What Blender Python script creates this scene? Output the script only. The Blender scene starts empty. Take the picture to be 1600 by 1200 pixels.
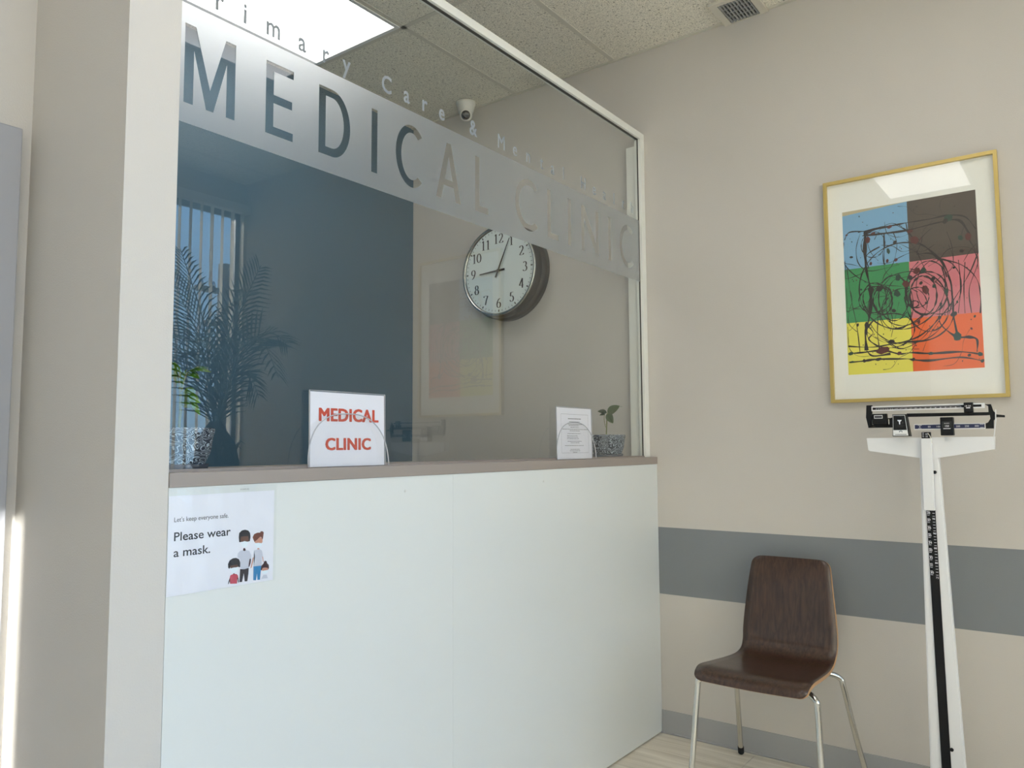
import bpy, bmesh, math, random
from math import sin, cos, pi, radians
from mathutils import Vector, Matrix
import numpy as np

SC = bpy.context.scene
COL = SC.collection
rnd = random.Random(7)

# ------------------------------------------------------------------ camera
# world: x = 0 is the taupe wall on the right, y = 0 the front of the reception desk, z = 0 the floor
F_PX, YAW, PITCH, ROLL = 1219.5752, 0.64266, 0.07900, -0.00589
CAM = Vector((-3.3237, -1.6484, 1.2968))
fw = Vector((cos(PITCH)*cos(YAW), cos(PITCH)*sin(YAW), sin(PITCH)))
rt = Vector((sin(YAW), -cos(YAW), 0)); up = rt.cross(fw)
rt2 = rt*cos(ROLL) + up*sin(ROLL); up2 = up*cos(ROLL) - rt*sin(ROLL)
cam_data = bpy.data.cameras.new('camera'); cam = bpy.data.objects.new('camera', cam_data); COL.objects.link(cam)
cam_data.sensor_width = 36; cam_data.lens = F_PX/1600*36; cam_data.clip_start = 0.02; cam_data.clip_end = 300
cam.matrix_world = Matrix(((rt2.x, up2.x, -fw.x, CAM.x), (rt2.y, up2.y, -fw.y, CAM.y), (rt2.z, up2.z, -fw.z, CAM.z), (0, 0, 0, 1)))
SC.camera = cam

# ------------------------------------------------------------------ sky, sun, exposure
world = bpy.data.worlds.new('world'); SC.world = world; world.use_nodes = True
nt = world.node_tree; nt.nodes.clear()
wo = nt.nodes.new('ShaderNodeOutputWorld'); bg = nt.nodes.new('ShaderNodeBackground')
tc = nt.nodes.new('ShaderNodeTexCoord'); sx = nt.nodes.new('ShaderNodeSeparateXYZ'); cr = nt.nodes.new('ShaderNodeValToRGB')
nt.links.new(tc.outputs['Generated'], sx.inputs[0]); nt.links.new(sx.outputs['Z'], cr.inputs[0])
SKY_STRENGTH = 2.8
cr.color_ramp.elements[0].position = 0.0; cr.color_ramp.elements[0].color = (0.42, 0.66, 0.93, 1)
cr.color_ramp.elements[1].position = 0.9; cr.color_ramp.elements[1].color = (0.13, 0.33, 0.80, 1)
e_ = cr.color_ramp.elements.new(0.3); e_.color = (0.27, 0.53, 0.92, 1)
nt.links.new(cr.outputs[0], bg.inputs[0]); bg.inputs[1].default_value = SKY_STRENGTH
nt.links.new(bg.outputs[0], wo.inputs[0])

sun_d = bpy.data.lights.new('sun', 'SUN'); sun = bpy.data.objects.new('sun', sun_d); COL.objects.link(sun)
sun_d.energy = 16.0; sun_d.angle = radians(0.55); sun_d.color = (1.0, 0.965, 0.925)
SUN_DIR = Vector((0.6, 0.8, -0.40)).normalized()      # the way the sunlight travels
sun.rotation_euler = SUN_DIR.to_track_quat('-Z', 'Y').to_euler(); sun.location = (-8, -12, 8)

LAMP = 2.2            # radiance of the ceiling panels
pd = bpy.data.lights.new('window_portal', 'AREA'); portal = bpy.data.objects.new('window_portal', pd); COL.objects.link(portal)
pd.shape = 'RECTANGLE'; pd.size = 5.3; pd.size_y = 2.85; pd.cycles.is_portal = True
portal.location = (-2.72, -3.32, 1.6); portal.rotation_euler = (radians(90), 0, 0)
pd2 = bpy.data.lights.new('side_window_portal', 'AREA'); portal2 = bpy.data.objects.new('side_window_portal', pd2); COL.objects.link(portal2)
pd2.shape = 'RECTANGLE'; pd2.size = 2.5; pd2.size_y = 2.5; pd2.cycles.is_portal = True
portal2.location = (-5.68, -1.60, 1.6); portal2.rotation_euler = (radians(90), 0, radians(-90))

SC.view_settings.view_transform = 'Standard'; SC.view_settings.look = 'None'
SC.view_settings.exposure = 0.84; SC.view_settings.gamma = 1.0; SC.view_settings.use_curve_mapping = False
SC.cycles.max_bounces = 14; SC.cycles.diffuse_bounces = 6; SC.cycles.glossy_bounces = 6
SC.cycles.transparent_max_bounces = 16; SC.cycles.transmission_bounces = 10
SC.cycles.use_denoising = True; SC.cycles.sample_clamp_indirect = 6.0

# ------------------------------------------------------------------ materials
def srgb(r, g, b):
    f = lambda c: (c/255/12.92) if c/255 <= 0.04045 else ((c/255+0.055)/1.055)**2.4
    return (f(r), f(g), f(b), 1)
def mat(name, color, rough=0.5, metal=0.0, bump=0.0, bscale=200.0, vary=0.0, vscale=6.0, coat=0.0, spec=0.5):
    m = bpy.data.materials.new(name); m.use_nodes = True; n = m.node_tree.nodes; l = m.node_tree.links
    p = n['Principled BSDF']; p.inputs['Base Color'].default_value = color; p.inputs['Roughness'].default_value = rough
    p.inputs['Metallic'].default_value = metal; p.inputs['Coat Weight'].default_value = coat; p.inputs['Coat Roughness'].default_value = 0.08
    p.inputs['Specular IOR Level'].default_value = spec
    t = n.new('ShaderNodeTexCoord')
    if vary:
        no = n.new('ShaderNodeTexNoise'); no.inputs['Scale'].default_value = vscale; no.inputs['Detail'].default_value = 4
        l.new(t.outputs['Object'], no.inputs['Vector'])
        mr = n.new('ShaderNodeMapRange'); mr.inputs['To Min'].default_value = 1-vary; mr.inputs['To Max'].default_value = 1+vary
        l.new(no.outputs['Fac'], mr.inputs['Value'])
        mx = n.new('ShaderNodeVectorMath'); mx.operation = 'SCALE'; mx.inputs[0].default_value = color[:3]
        l.new(mr.outputs[0], mx.inputs['Scale']); l.new(mx.outputs[0], p.inputs['Base Color'])
    if bump:
        nb = n.new('ShaderNodeTexNoise'); nb.inputs['Scale'].default_value = bscale; nb.inputs['Detail'].default_value = 3
        l.new(t.outputs['Object'], nb.inputs['Vector'])
        b = n.new('ShaderNodeBump'); b.inputs['Strength'].default_value = bump; b.inputs['Distance'].default_value = 0.002
        l.new(nb.outputs['Fac'], b.inputs['Height']); l.new(b.outputs[0], p.inputs['Normal'])
    return m
def emission(name, color, s):
    m = bpy.data.materials.new(name); m.use_nodes = True; n = m.node_tree.nodes; n.clear()
    e = n.new('ShaderNodeEmission'); e.inputs[0].default_value = color; e.inputs[1].default_value = s
    o = n.new('ShaderNodeOutputMaterial'); m.node_tree.links.new(e.outputs[0], o.inputs[0]); return m
def glass_sheet(name, tint=(0.97, 0.99, 0.98, 1), ior=1.5, k=1.9, rough=0.0, base=0.0):
    """thin clear pane: straight transmission plus the Fresnel reflection of its two faces"""
    m = bpy.data.materials.new(name); m.use_nodes = True; n = m.node_tree.nodes; l = m.node_tree.links; n.clear()
    ge = n.new('ShaderNodeNewGeometry'); dt = n.new('ShaderNodeVectorMath'); dt.operation = 'DOT_PRODUCT'
    l.new(ge.outputs['Normal'], dt.inputs[0]); l.new(ge.outputs['Incoming'], dt.inputs[1])
    def mth(op, *a):
        q = n.new('ShaderNodeMath'); q.operation = op
        for i, v in enumerate(a):
            if isinstance(v, (int, float)): q.inputs[i].default_value = v
            else: l.new(v, q.inputs[i])
        return q.outputs[0]
    c = mth('ABSOLUTE', dt.outputs['Value']); f5 = mth('POWER', mth('SUBTRACT', 1.0, c), 5.0); f0 = ((ior-1)/(ior+1))**2
    F = mth('MULTIPLY_ADD', f5, 1-f0, f0)                       # Schlick, one face
    mu = n.new('ShaderNodeMath'); mu.operation = 'MULTIPLY_ADD'; mu.use_clamp = True
    mu.inputs[1].default_value = k/1.9; mu.inputs[2].default_value = base
    l.new(mth('DIVIDE', mth('MULTIPLY', F, 2.0), mth('ADD', F, 1.0)), mu.inputs[0])   # both faces
    tr = n.new('ShaderNodeBsdfTransparent'); tr.inputs[0].default_value = tint
    gl = n.new('ShaderNodeBsdfGlossy'); gl.inputs['Roughness'].default_value = rough; gl.inputs[0].default_value = (1, 1, 1, 1)
    mx = n.new('ShaderNodeMixShader'); o = n.new('ShaderNodeOutputMaterial')
    l.new(mu.outputs[0], mx.inputs[0]); l.new(tr.outputs[0], mx.inputs[1]); l.new(gl.outputs[0], mx.inputs[2])
    l.new(mx.outputs[0], o.inputs[0]); return m

WALL_C = srgb(199, 194, 188)
def wall_paint(name, stripe):
    m = mat(name, WALL_C, rough=0.62, bump=0.25, bscale=260)
    if stripe:
        n = m.node_tree.nodes; l = m.node_tree.links; p = n['Principled BSDF']
        g = n.new('ShaderNodeNewGeometry'); s = n.new('ShaderNodeSeparateXYZ'); l.new(g.outputs['Position'], s.inputs[0])
        a = n.new('ShaderNodeMath'); a.operation = 'GREATER_THAN'; a.inputs[1].default_value = 0.6177; l.new(s.outputs['Z'], a.inputs[0])
        b = n.new('ShaderNodeMath'); b.operation = 'LESS_THAN'; b.inputs[1].default_value = 0.9196; l.new(s.outputs['Z'], b.inputs[0])
        c = n.new('ShaderNodeMath'); c.operation = 'MULTIPLY'; l.new(a.outputs[0], c.inputs[0]); l.new(b.outputs[0], c.inputs[1])
        x = n.new('ShaderNodeMix'); x.data_type = 'RGBA'; x.inputs[6].default_value = WALL_C; x.inputs[7].default_value = srgb(127, 131, 136)
        l.new(c.outputs[0], x.inputs[0]); l.new(x.outputs[2], p.inputs['Base Color'])
    return m
M = {}
M['wall_stripe'] = wall_paint('striped_wall_paint', True)
M['wall'] = wall_paint('taupe_wall_paint', False)
M['wall_blue'] = mat('dark_blue_wall_paint', srgb(67, 98, 119), rough=0.6, bump=0.2, bscale=260)
M['base'] = mat('grey_vinyl_baseboard', srgb(160, 161, 163), rough=0.45)
M['trim_white'] = mat('white_trim', srgb(226, 226, 220), rough=0.4)
M['laminate'] = mat('white_laminate', srgb(214, 217, 216), rough=0.22, spec=0.4, vary=0.012, vscale=1.5)
M['counter'] = mat('taupe_counter_laminate', srgb(150, 140, 134), rough=0.45)
M['bronze'] = mat('dark_bronze_window_frame', srgb(70, 68, 66), rough=0.4)
M['gasket'] = mat('dark_gasket', srgb(74, 72, 68), rough=0.6)
M['glass'] = glass_sheet('reception_glass')
M['win_glass'] = glass_sheet('window_glass')
M['pic_glass'] = glass_sheet('picture_glass', k=1.6)
M['acrylic'] = glass_sheet('clear_acrylic', tint=(0.985, 0.988, 0.99, 1), ior=1.49, k=1.3, base=0.0)
M['acrylic_edge'] = mat('acrylic_edge', srgb(176, 178, 184), rough=0.15)
M['black'] = mat('black_plastic', srgb(15, 15, 17), rough=0.5, spec=0.3)
M['ink'] = mat('black_ink', srgb(26, 27, 34), rough=0.6)
M['greyink'] = mat('grey_ink', srgb(110, 112, 120), rough=0.6)
M['red_ink'] = mat('red_ink', srgb(196, 72, 48), rough=0.6)
M['paper'] = mat('white_paper', srgb(226, 226, 234), rough=0.55)
M['sleeve'] = glass_sheet('plastic_sleeve', tint=(0.97, 0.98, 0.985, 1), k=1.2, rough=0.12)
M['chrome'] = mat('chrome_tube', srgb(215, 214, 208), rough=0.16, metal=1.0)
M['steel'] = mat('brushed_bezel', srgb(190, 190, 186), rough=0.25, metal=1.0)
M['rubber'] = mat('black_rubber', srgb(18, 18, 18), rough=0.7)
M['clock_case'] = mat('dark_brown_clock_case', srgb(26, 24, 23), rough=0.38)
M['dial'] = mat('clock_dial', srgb(222, 232, 232), rough=0.5)
M['scale_white'] = mat('white_enamel', srgb(226, 227, 230), rough=0.35)
M['scale_grey'] = mat('white_enamel_edge', srgb(200, 200, 198), rough=0.35)
M['gold'] = mat('gold_frame', srgb(196, 172, 104), rough=0.35, metal=0.45)
M['mat_board'] = mat('mat_board', srgb(242, 238, 234), rough=0.8)
M['soil'] = mat('dark_soil', srgb(38, 30, 26), rough=0.95, bump=1, bscale=80)
M['leaf'] = mat('green_leaf', srgb(70, 98, 52), rough=0.45, vary=0.25, vscale=20)
M['leaf_bright'] = mat('bright_green_leaf', srgb(98, 150, 44), rough=0.4, vary=0.25, vscale=20)
M['stem'] = mat('plant_stem', srgb(122, 128, 78), rough=0.6)
M['palm'] = mat('palm_leaf', srgb(44, 74, 48), rough=0.5, vary=0.2)
M['trunk'] = mat('palm_trunk_fibre', srgb(52, 40, 34), rough=0.95, bump=1.0, bscale=40, vary=0.3, vscale=30)
M['pot_dark'] = mat('dark_planter', srgb(48, 44, 44), rough=0.6)
M['saucer'] = mat('dark_saucer', srgb(62, 68, 80), rough=0.5)
M['door'] = mat('grey_door_paint', srgb(158, 158, 163), rough=0.45)
def fabric(name, c, t):
    m = bpy.data.materials.new(name); m.use_nodes = True; n = m.node_tree.nodes; l = m.node_tree.links; n.clear()
    a = n.new('ShaderNodeBsdfDiffuse'); a.inputs[0].default_value = c; b = n.new('ShaderNodeBsdfTranslucent'); b.inputs[0].default_value = c
    x = n.new('ShaderNodeMixShader'); x.inputs[0].default_value = t; o = n.new('ShaderNodeOutputMaterial')
    l.new(a.outputs[0], x.inputs[1]); l.new(b.outputs[0], x.inputs[2]); l.new(x.outputs[0], o.inputs[0]); return m
M['blind'] = fabric('white_blind_fabric', srgb(228, 224, 214), 0.50)
M['shade'] = fabric('added_shade_fabric', srgb(238, 236, 232), 0.08)
M['lamp_frame'] = mat('white_lamp_frame', srgb(228, 228, 228), rough=0.4)
M['lamp'] = emission('lamp_diffuser', (1.0, 0.985, 0.97, 1), LAMP)
M['cam_white'] = mat('white_camera_housing', srgb(222, 220, 214), rough=0.35)
M['lens'] = mat('black_lens', srgb(10, 10, 12), rough=0.08, coat=1)
M['asphalt'] = mat('exterior_paving', srgb(150, 146, 138), rough=0.9, vary=0.1, vscale=0.5)
M['pole_wood'] = mat('weathered_pole', srgb(96, 88, 80), rough=0.9)
M['vent'] = mat('grey_vent_metal', srgb(150, 152, 152), rough=0.4)
M['vent_dark'] = mat('vent_shadow_gap', srgb(44, 46, 46), rough=0.8)
M['tbar'] = mat('ceiling_grid_paint', srgb(205, 200, 188), rough=0.5)

def frosted(name):
    """frosted vinyl on glass: a thin rough slab that scatters what comes through, with a little body colour"""
    m = bpy.data.materials.new(name); m.use_nodes = True; n = m.node_tree.nodes; l = m.node_tree.links; n.clear()
    re = n.new('ShaderNodeBsdfGlass'); re.inputs['Roughness'].default_value = 0.42; re.inputs['IOR'].default_value = 1.45
    re.inputs[0].default_value = (0.985, 0.99, 0.995, 1)
    tl = n.new('ShaderNodeBsdfTranslucent'); tl.inputs[0].default_value = (0.85, 0.88, 0.90, 1)
    a = n.new('ShaderNodeMixShader'); a.inputs[0].default_value = 0.10
    o = n.new('ShaderNodeOutputMaterial')
    l.new(re.outputs[0], a.inputs[1]); l.new(tl.outputs[0], a.inputs[2]); l.new(a.outputs[0], o.inputs[0])
    return m
M['frost'] = frosted('frosted_vinyl')
M['frost_letter'] = frosted('frosted_lettering_vinyl'); M['frost_letter'].node_tree.nodes['Mix Shader'].inputs[0].default_value = 0.8

def tile_mat():
    m = mat('fissured_ceiling_tile', srgb(176, 171, 158), rough=0.9)
    n = m.node_tree.nodes; l = m.node_tree.links; p = n['Principled BSDF']; t = n.new('ShaderNodeTexCoord')
    g = n.new('ShaderNodeNewGeometry')
    a = n.new('ShaderNodeTexNoise'); a.inputs['Scale'].default_value = 95; a.inputs['Detail'].default_value = 3; a.inputs['Roughness'].default_value = 0.7
    b = n.new('ShaderNodeTexNoise'); b.inputs['Scale'].default_value = 210; b.inputs['Detail'].default_value = 2
    l.new(g.outputs['Position'], a.inputs['Vector']); l.new(g.outputs['Position'], b.inputs['Vector'])
    ra = n.new('ShaderNodeValToRGB'); ra.color_ramp.elements[0].position = 0.33; ra.color_ramp.elements[1].position = 0.42
    ra.color_ramp.elements[0].color = (0.35, 0.34, 0.32, 1); ra.color_ramp.elements[1].color = (1, 1, 1, 1)
    l.new(a.outputs['Fac'], ra.inputs[0])
    rb = n.new('ShaderNodeMapRange'); rb.inputs['To Min'].default_value = 0.72; rb.inputs['To Max'].default_value = 1.25
    rb.inputs['From Min'].default_value = 0.3; rb.inputs['From Max'].default_value = 0.7; l.new(b.outputs['Fac'], rb.inputs['Value'])
    v = n.new('ShaderNodeVectorMath'); v.operation = 'MULTIPLY'; v.inputs[1].default_value = srgb(226, 221, 208)[:3]; l.new(ra.outputs[0], v.inputs[0])
    w = n.new('ShaderNodeVectorMath'); w.operation = 'SCALE'; l.new(v.outputs[0], w.inputs[0]); l.new(rb.outputs[0], w.inputs['Scale'])
    l.new(w.outputs[0], p.inputs['Base Color'])
    bu = n.new('ShaderNodeBump'); bu.inputs['Strength'].default_value = 0.5; bu.inputs['Distance'].default_value = 0.003
    l.new(ra.outputs[0], bu.inputs['Height']); l.new(bu.outputs[0], p.inputs['Normal']); return m
M['tile'] = tile_mat()

def wood_mat(name, c1, c2, axis, scale=1.0, rough=0.35, coat=0.0):
    m = mat(name, c1, rough=rough, coat=coat); n = m.node_tree.nodes; l = m.node_tree.links; p = n['Principled BSDF']
    g = n.new('ShaderNodeNewGeometry'); mp = n.new('ShaderNodeMapping')
    s = [60*scale]*3; s[axis] = 2.2*scale; mp.inputs['Scale'].default_value = s
    no = n.new('ShaderNodeTexNoise'); no.inputs['Scale'].default_value = 1; no.inputs['Detail'].default_value = 6; no.inputs['Distortion'].default_value = 0.6
    l.new(g.outputs['Position'], mp.inputs[0]); l.new(mp.outputs[0], no.inputs['Vector'])
    r = n.new('ShaderNodeValToRGB'); r.color_ramp.elements[0].position = 0.32; r.color_ramp.elements[1].position = 0.68
    r.color_ramp.elements[0].color = c1; r.color_ramp.elements[1].color = c2
    l.new(no.outputs['Fac'], r.inputs[0]); l.new(r.outputs[0], p.inputs['Base Color']); return m
M['walnut'] = wood_mat('dark_walnut_veneer', srgb(42, 26, 19), srgb(76, 53, 41), 2, 1.6, 0.30, 0.25)
M['ply'] = mat('plywood_edge', srgb(190, 148, 104), rough=0.5)
M['plank'] = wood_mat('pale_wood_vinyl', srgb(205, 195, 178), srgb(236, 228, 214), 1, 0.6, 0.38)

def pot_mat():
    """dark glazed pot with pale carved leaf lines"""
    m = mat('carved_leaf_glaze', srgb(58, 68, 82), rough=0.45); n = m.node_tree.nodes; l = m.node_tree.links; p = n['Principled BSDF']
    t = n.new('ShaderNodeTexCoord'); mp = n.new('ShaderNodeMapping'); mp.inputs['Scale'].default_value = (22, 22, 40); mp.inputs['Rotation'].default_value = (0.4, 0.5, 0)
    no = n.new('ShaderNodeTexNoise'); no.inputs['Scale'].default_value = 1.2; no.inputs['Detail'].default_value = 1; no.inputs['Distortion'].default_value = 1.0
    l.new(t.outputs['Object'], mp.inputs[0]); l.new(mp.outputs[0], no.inputs['Vector'])
    si = n.new('ShaderNodeMath'); si.operation = 'MULTIPLY'; si.inputs[1].default_value = 55; l.new(no.outputs['Fac'], si.inputs[0])
    s2 = n.new('ShaderNodeMath'); s2.operation = 'SINE'; l.new(si.outputs[0], s2.inputs[0])
    r = n.new('ShaderNodeValToRGB'); r.color_ramp.elements[0].position = 0.45; r.color_ramp.elements[1].position = 0.85
    r.color_ramp.elements[0].color = srgb(46, 56, 70); r.color_ramp.elements[1].color = srgb(190, 202, 214)
    l.new(s2.outputs[0], r.inputs[0]); l.new(r.outputs[0], p.inputs['Base Color'])
    bu = n.new('ShaderNodeBump'); bu.inputs['Strength'].default_value = 0.4; bu.inputs['Distance'].default_value = 0.002
    l.new(s2.outputs[0], bu.inputs['Height']); l.new(bu.outputs[0], p.inputs['Normal']); return m
M['pot'] = pot_mat()

# ------------------------------------------------------------------ helpers
def link(name, me, m, parent=None):
    o = bpy.data.objects.new(name, me); COL.objects.link(o)
    if m is not None: me.materials.append(M[m] if isinstance(m, str) else m)
    if parent is not None: o.parent = parent
    return o
def obj(name, bm, m, parent=None, smooth=False, loc=None):
    me = bpy.data.meshes.new(name); bmesh.ops.recalc_face_normals(bm, faces=bm.faces[:]) if bm.faces else None
    if loc is not None: bmesh.ops.translate(bm, verts=bm.verts[:], vec=-Vector(loc))
    bm.to_mesh(me); bm.free()
    if smooth:
        for p in me.polygons: p.use_smooth = True
    o = link(name, me, m, parent)
    if loc is not None: o.location = loc
    return o
def tag(o, label=None, cat=None, group=None, kind=None):
    if label: o['label'] = label
    if cat: o['category'] = cat
    if group: o['group'] = group
    if kind: o['kind'] = kind
    return o
def thing(name, label, cat, loc=(0, 0, 0), group=None):
    o = bpy.data.objects.new(name, None); COL.objects.link(o); o.location = loc; o.empty_display_size = 0.05
    tag(o, label, cat, group); bpy.context.view_layer.update(); return o
def part(name, bm, m, root, smooth=False):
    """bm in world coordinates, stored relative to its root"""
    off = root.matrix_world.translation
    bmesh.ops.translate(bm, verts=bm.verts[:], vec=-off)
    return obj(name, bm, m, root, smooth)
def box(bm, x0, x1, y0, y1, z0, z1, bev=0.0):
    r = bmesh.ops.create_cube(bm, size=1.0)
    vs = r['verts']; bmesh.ops.scale(bm, vec=(abs(x1-x0), abs(y1-y0), abs(z1-z0)), verts=vs)
    bmesh.ops.translate(bm, vec=((x0+x1)/2, (y0+y1)/2, (z0+z1)/2), verts=vs)
    if bev:
        es = list({e for v in vs for e in v.link_edges}); bmesh.ops.bevel(bm, geom=es, offset=bev, segments=2, affect='EDGES', profile=0.5)
    return bm
def B(*a, **k): return box(bmesh.new(), *a, **k)
def prism(bm, pts, fn, d0, d1):
    """polygon pts (u,v); fn(u,v,d)->xyz"""
    a = [bm.verts.new(fn(u, v, d0)) for u, v in pts]; b = [bm.verts.new(fn(u, v, d1)) for u, v in pts]
    n = len(pts); bm.faces.new(a); bm.faces.new(list(reversed(b)))
    for i in range(n): bm.faces.new((a[i], b[i], b[(i+1) % n], a[(i+1) % n]))
    return bm
def catmull(P, n=8, closed=False):
    P = [Vector(p) for p in P]; out = []; N = len(P); R = N if closed else N-1
    for i in range(R):
        if closed: a, b, c, d = P[(i-1) % N], P[i], P[(i+1) % N], P[(i+2) % N]
        else: a, b, c, d = P[max(i-1, 0)], P[i], P[i+1], P[min(i+2, N-1)]
        for k in range(n):
            t = k/n; out.append(0.5*((2*b)+(c-a)*t+(2*a-5*b+4*c-d)*t*t+(3*b-a-3*c+d)*t**3))
    if not closed: out.append(P[-1])
    return out
def tube(bm, pts, r, seg=10, closed=False, cap=True):
    pts = [Vector(p) for p in pts]; N = len(pts); rr = r if isinstance(r, (list, tuple)) else [r]*N; rings = []; nrm = None
    for i, p in enumerate(pts):
        t = (pts[(i+1) % N]-pts[i-1]) if closed else (pts[min(i+1, N-1)]-pts[max(i-1, 0)])
        t.normalize()
        if nrm is None: nrm = t.orthogonal().normalized()
        nrm = (nrm - t*nrm.dot(t)).normalized(); bn = t.cross(nrm)
        rings.append([bm.verts.new(p+rr[i]*(nrm*cos(2*pi*k/seg)+bn*sin(2*pi*k/seg))) for k in range(seg)])
    for i in range(N if closed else N-1):
        a, b = rings[i], rings[(i+1) % N]
        for k in range(seg): bm.faces.new((a[k], a[(k+1) % seg], b[(k+1) % seg], b[k]))
    if cap and not closed: bm.faces.new(list(reversed(rings[0]))); bm.faces.new(rings[-1])
    return bm
def lathe(bm, prof, c, axis='Z', seg=48):
    c = Vector(c); rings = []
    for r, h in prof:
        ring = []
        for k in range(seg):
            a = 2*pi*k/seg; u, v = r*cos(a), r*sin(a)
            d = {'Z': (u, v, h), 'X': (h, u, v), 'Y': (u, h, v)}[axis]
            ring.append(bm.verts.new(c+Vector(d)))
        rings.append(ring)
    for a, b in zip(rings[:-1], rings[1:]):
        for k in range(seg): bm.faces.new((a[k], a[(k+1) % seg], b[(k+1) % seg], b[k]))
    bm.faces.new(rings[0]); bm.faces.new(list(reversed(rings[-1]))); bmesh.ops.remove_doubles(bm, verts=bm.verts[:], dist=1e-6)
    return bm
def ribbon(bm, pts, w, fn, d, nib=None):
    """flat stroke along (u,v) points; w width or list; nib=(thin,thick): width by stroke direction"""
    P = [Vector(p) for p in pts]; N = len(P); prev = None
    for i, p in enumerate(P):
        t = P[min(i+1, N-1)]-P[max(i-1, 0)]
        if t.length < 1e-9: continue
        t.normalize(); nv = Vector((-t.y, t.x)); h = (nib[0]+(nib[1]-nib[0])*abs(t.y)**1.5)/2 if nib else (w[i] if isinstance(w, list) else w)/2
        a = bm.verts.new(fn(p.x+nv.x*h, p.y+nv.y*h, d)); b = bm.verts.new(fn(p.x-nv.x*h, p.y-nv.y*h, d))
        if prev: bm.faces.new((prev[0], prev[1], b, a))
        prev = (a, b)
def curve_mesh(polys, text=None):
    """fill nested outlines (outer + holes) into a flat mesh in xy"""
    cu = bpy.data.curves.new('outline', 'CURVE'); cu.dimensions = '2D'; cu.fill_mode = 'BOTH'
    for pts in polys:
        s = cu.splines.new('POLY'); s.points.add(len(pts)-1)
        for q, p in zip(s.points, pts): q.co = (p[0], p[1], 0, 1)
        s.use_cyclic_u = True
    o = bpy.data.objects.new('outline', cu); COL.objects.link(o); dg = bpy.context.evaluated_depsgraph_get()
    me = bpy.data.meshes.new_from_object(o.evaluated_get(dg)); bpy.data.objects.remove(o); return me
def text_mesh(body, size, bold=0.0, align='LEFT', width=None, spacing=1.0, leading=1.0, shear=0.0):
    cu = bpy.data.curves.new('text', 'FONT'); cu.body = body; cu.size = size; cu.offset = bold; cu.align_x = align
    cu.space_character = spacing; cu.space_line = leading; cu.fill_mode = 'FRONT'; cu.resolution_u = 3; cu.shear = shear
    o = bpy.data.objects.new('text', cu); COL.objects.link(o); dg = bpy.context.evaluated_depsgraph_get()
    me = bpy.data.meshes.new_from_object(o.evaluated_get(dg)); bpy.data.objects.remove(o); me.materials.clear()
    if width and me.vertices:
        xs = [v.co.x for v in me.vertices]; k = width/(max(xs)-min(xs)); x0 = min(xs)
        c = x0 if align == 'LEFT' else (max(xs)+x0)/2
        for v in me.vertices: v.co.x = (v.co.x-c)*k
    return me
def add_flat(bm, me, fn, d):
    off = len(bm.verts); vs = [bm.verts.new(fn(v.co.x, v.co.y, d)) for v in me.vertices]
    for p in me.polygons:
        try: bm.faces.new([vs[i] for i in p.vertices])
        except ValueError: pass
    bpy.data.meshes.remove(me)
def sheet(name, bm, m, root):
    """flat ink: keep orientation, no recalculation needed"""
    off = root.matrix_world.translation
    bmesh.ops.translate(bm, verts=bm.verts[:], vec=-off); me = bpy.data.meshes.new(name); bm.to_mesh(me); bm.free()
    return link(name, me, m, root)
def struct(name, bm, m, parent=None):
    o = obj(name, bm, m, parent)
    if parent is None: o['kind'] = 'structure'
    return o
def struct_root(name):
    o = bpy.data.objects.new(name, None); COL.objects.link(o); o['kind'] = 'structure'; return o
def front(x0, z0, y):      # plane facing -y : u right (+x), v up
    return lambda u, v, d: (x0+u, y-d, z0+v)
def side(y0, z0, x):       # plane facing -x : u right (-y), v up
    return lambda u, v, d: (x-d, y0-u, z0+v)

# ------------------------------------------------------------------ room shell
ZC = 3.2064; YB = 1.573; YW = -3.15; XL = -5.5; XP0, XP1 = -2.5107, -2.3901; YH = 0.48
struct('wall_right', B(0, 0.12, YW-0.15, YB+0.12, 0, ZC+0.05), 'wall_stripe')
struct('wall_back', B(XP1, 0, YB, YB+0.12, 0, ZC+0.05), 'wall_blue')
struct('wall_partition', B(XP0, XP1, 0.0, YB+0.12, 0, ZC+0.05), 'wall')
wl = struct('wall_hall', B(XL, XP0, YH, YH+0.12, 0, ZC+0.05), 'wall')
wlf = struct_root('wall_left'); SY0, SY1, SZ0, SZ1 = -2.85, -0.35, 0.35, 2.85
for nm, a in (('wall_lower_strip', (YW-0.15, YH+0.12, 0, SZ0)), ('wall_upper_strip', (YW-0.15, YH+0.12, SZ1, ZC+0.05)), ('wall_pier', (YW-0.15, SY0, SZ0, SZ1)), ('wall_pier', (SY1, YH+0.12, SZ0, SZ1))):
    struct(nm, B(XL-0.12, XL, a[0], a[1], a[2], a[3]), 'wall', wlf)
# window wall behind the camera
WX0, WX1, WZ0, WZ1 = -5.42, -0.045, 0.25, 3.0
ww = struct_root('wall_front')
for nm, a in (('wall_lower_strip', (XL, 0, 0, WZ0)), ('wall_upper_strip', (XL, 0, WZ1, ZC+0.05)), ('wall_pier', (WX1, 0, WZ0, WZ1)), ('wall_pier', (XL, WX0, WZ0, WZ1))):
    struct(nm, B(a[0], a[1], YW-0.06, YW, a[2], a[3]), 'wall', ww)
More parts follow.
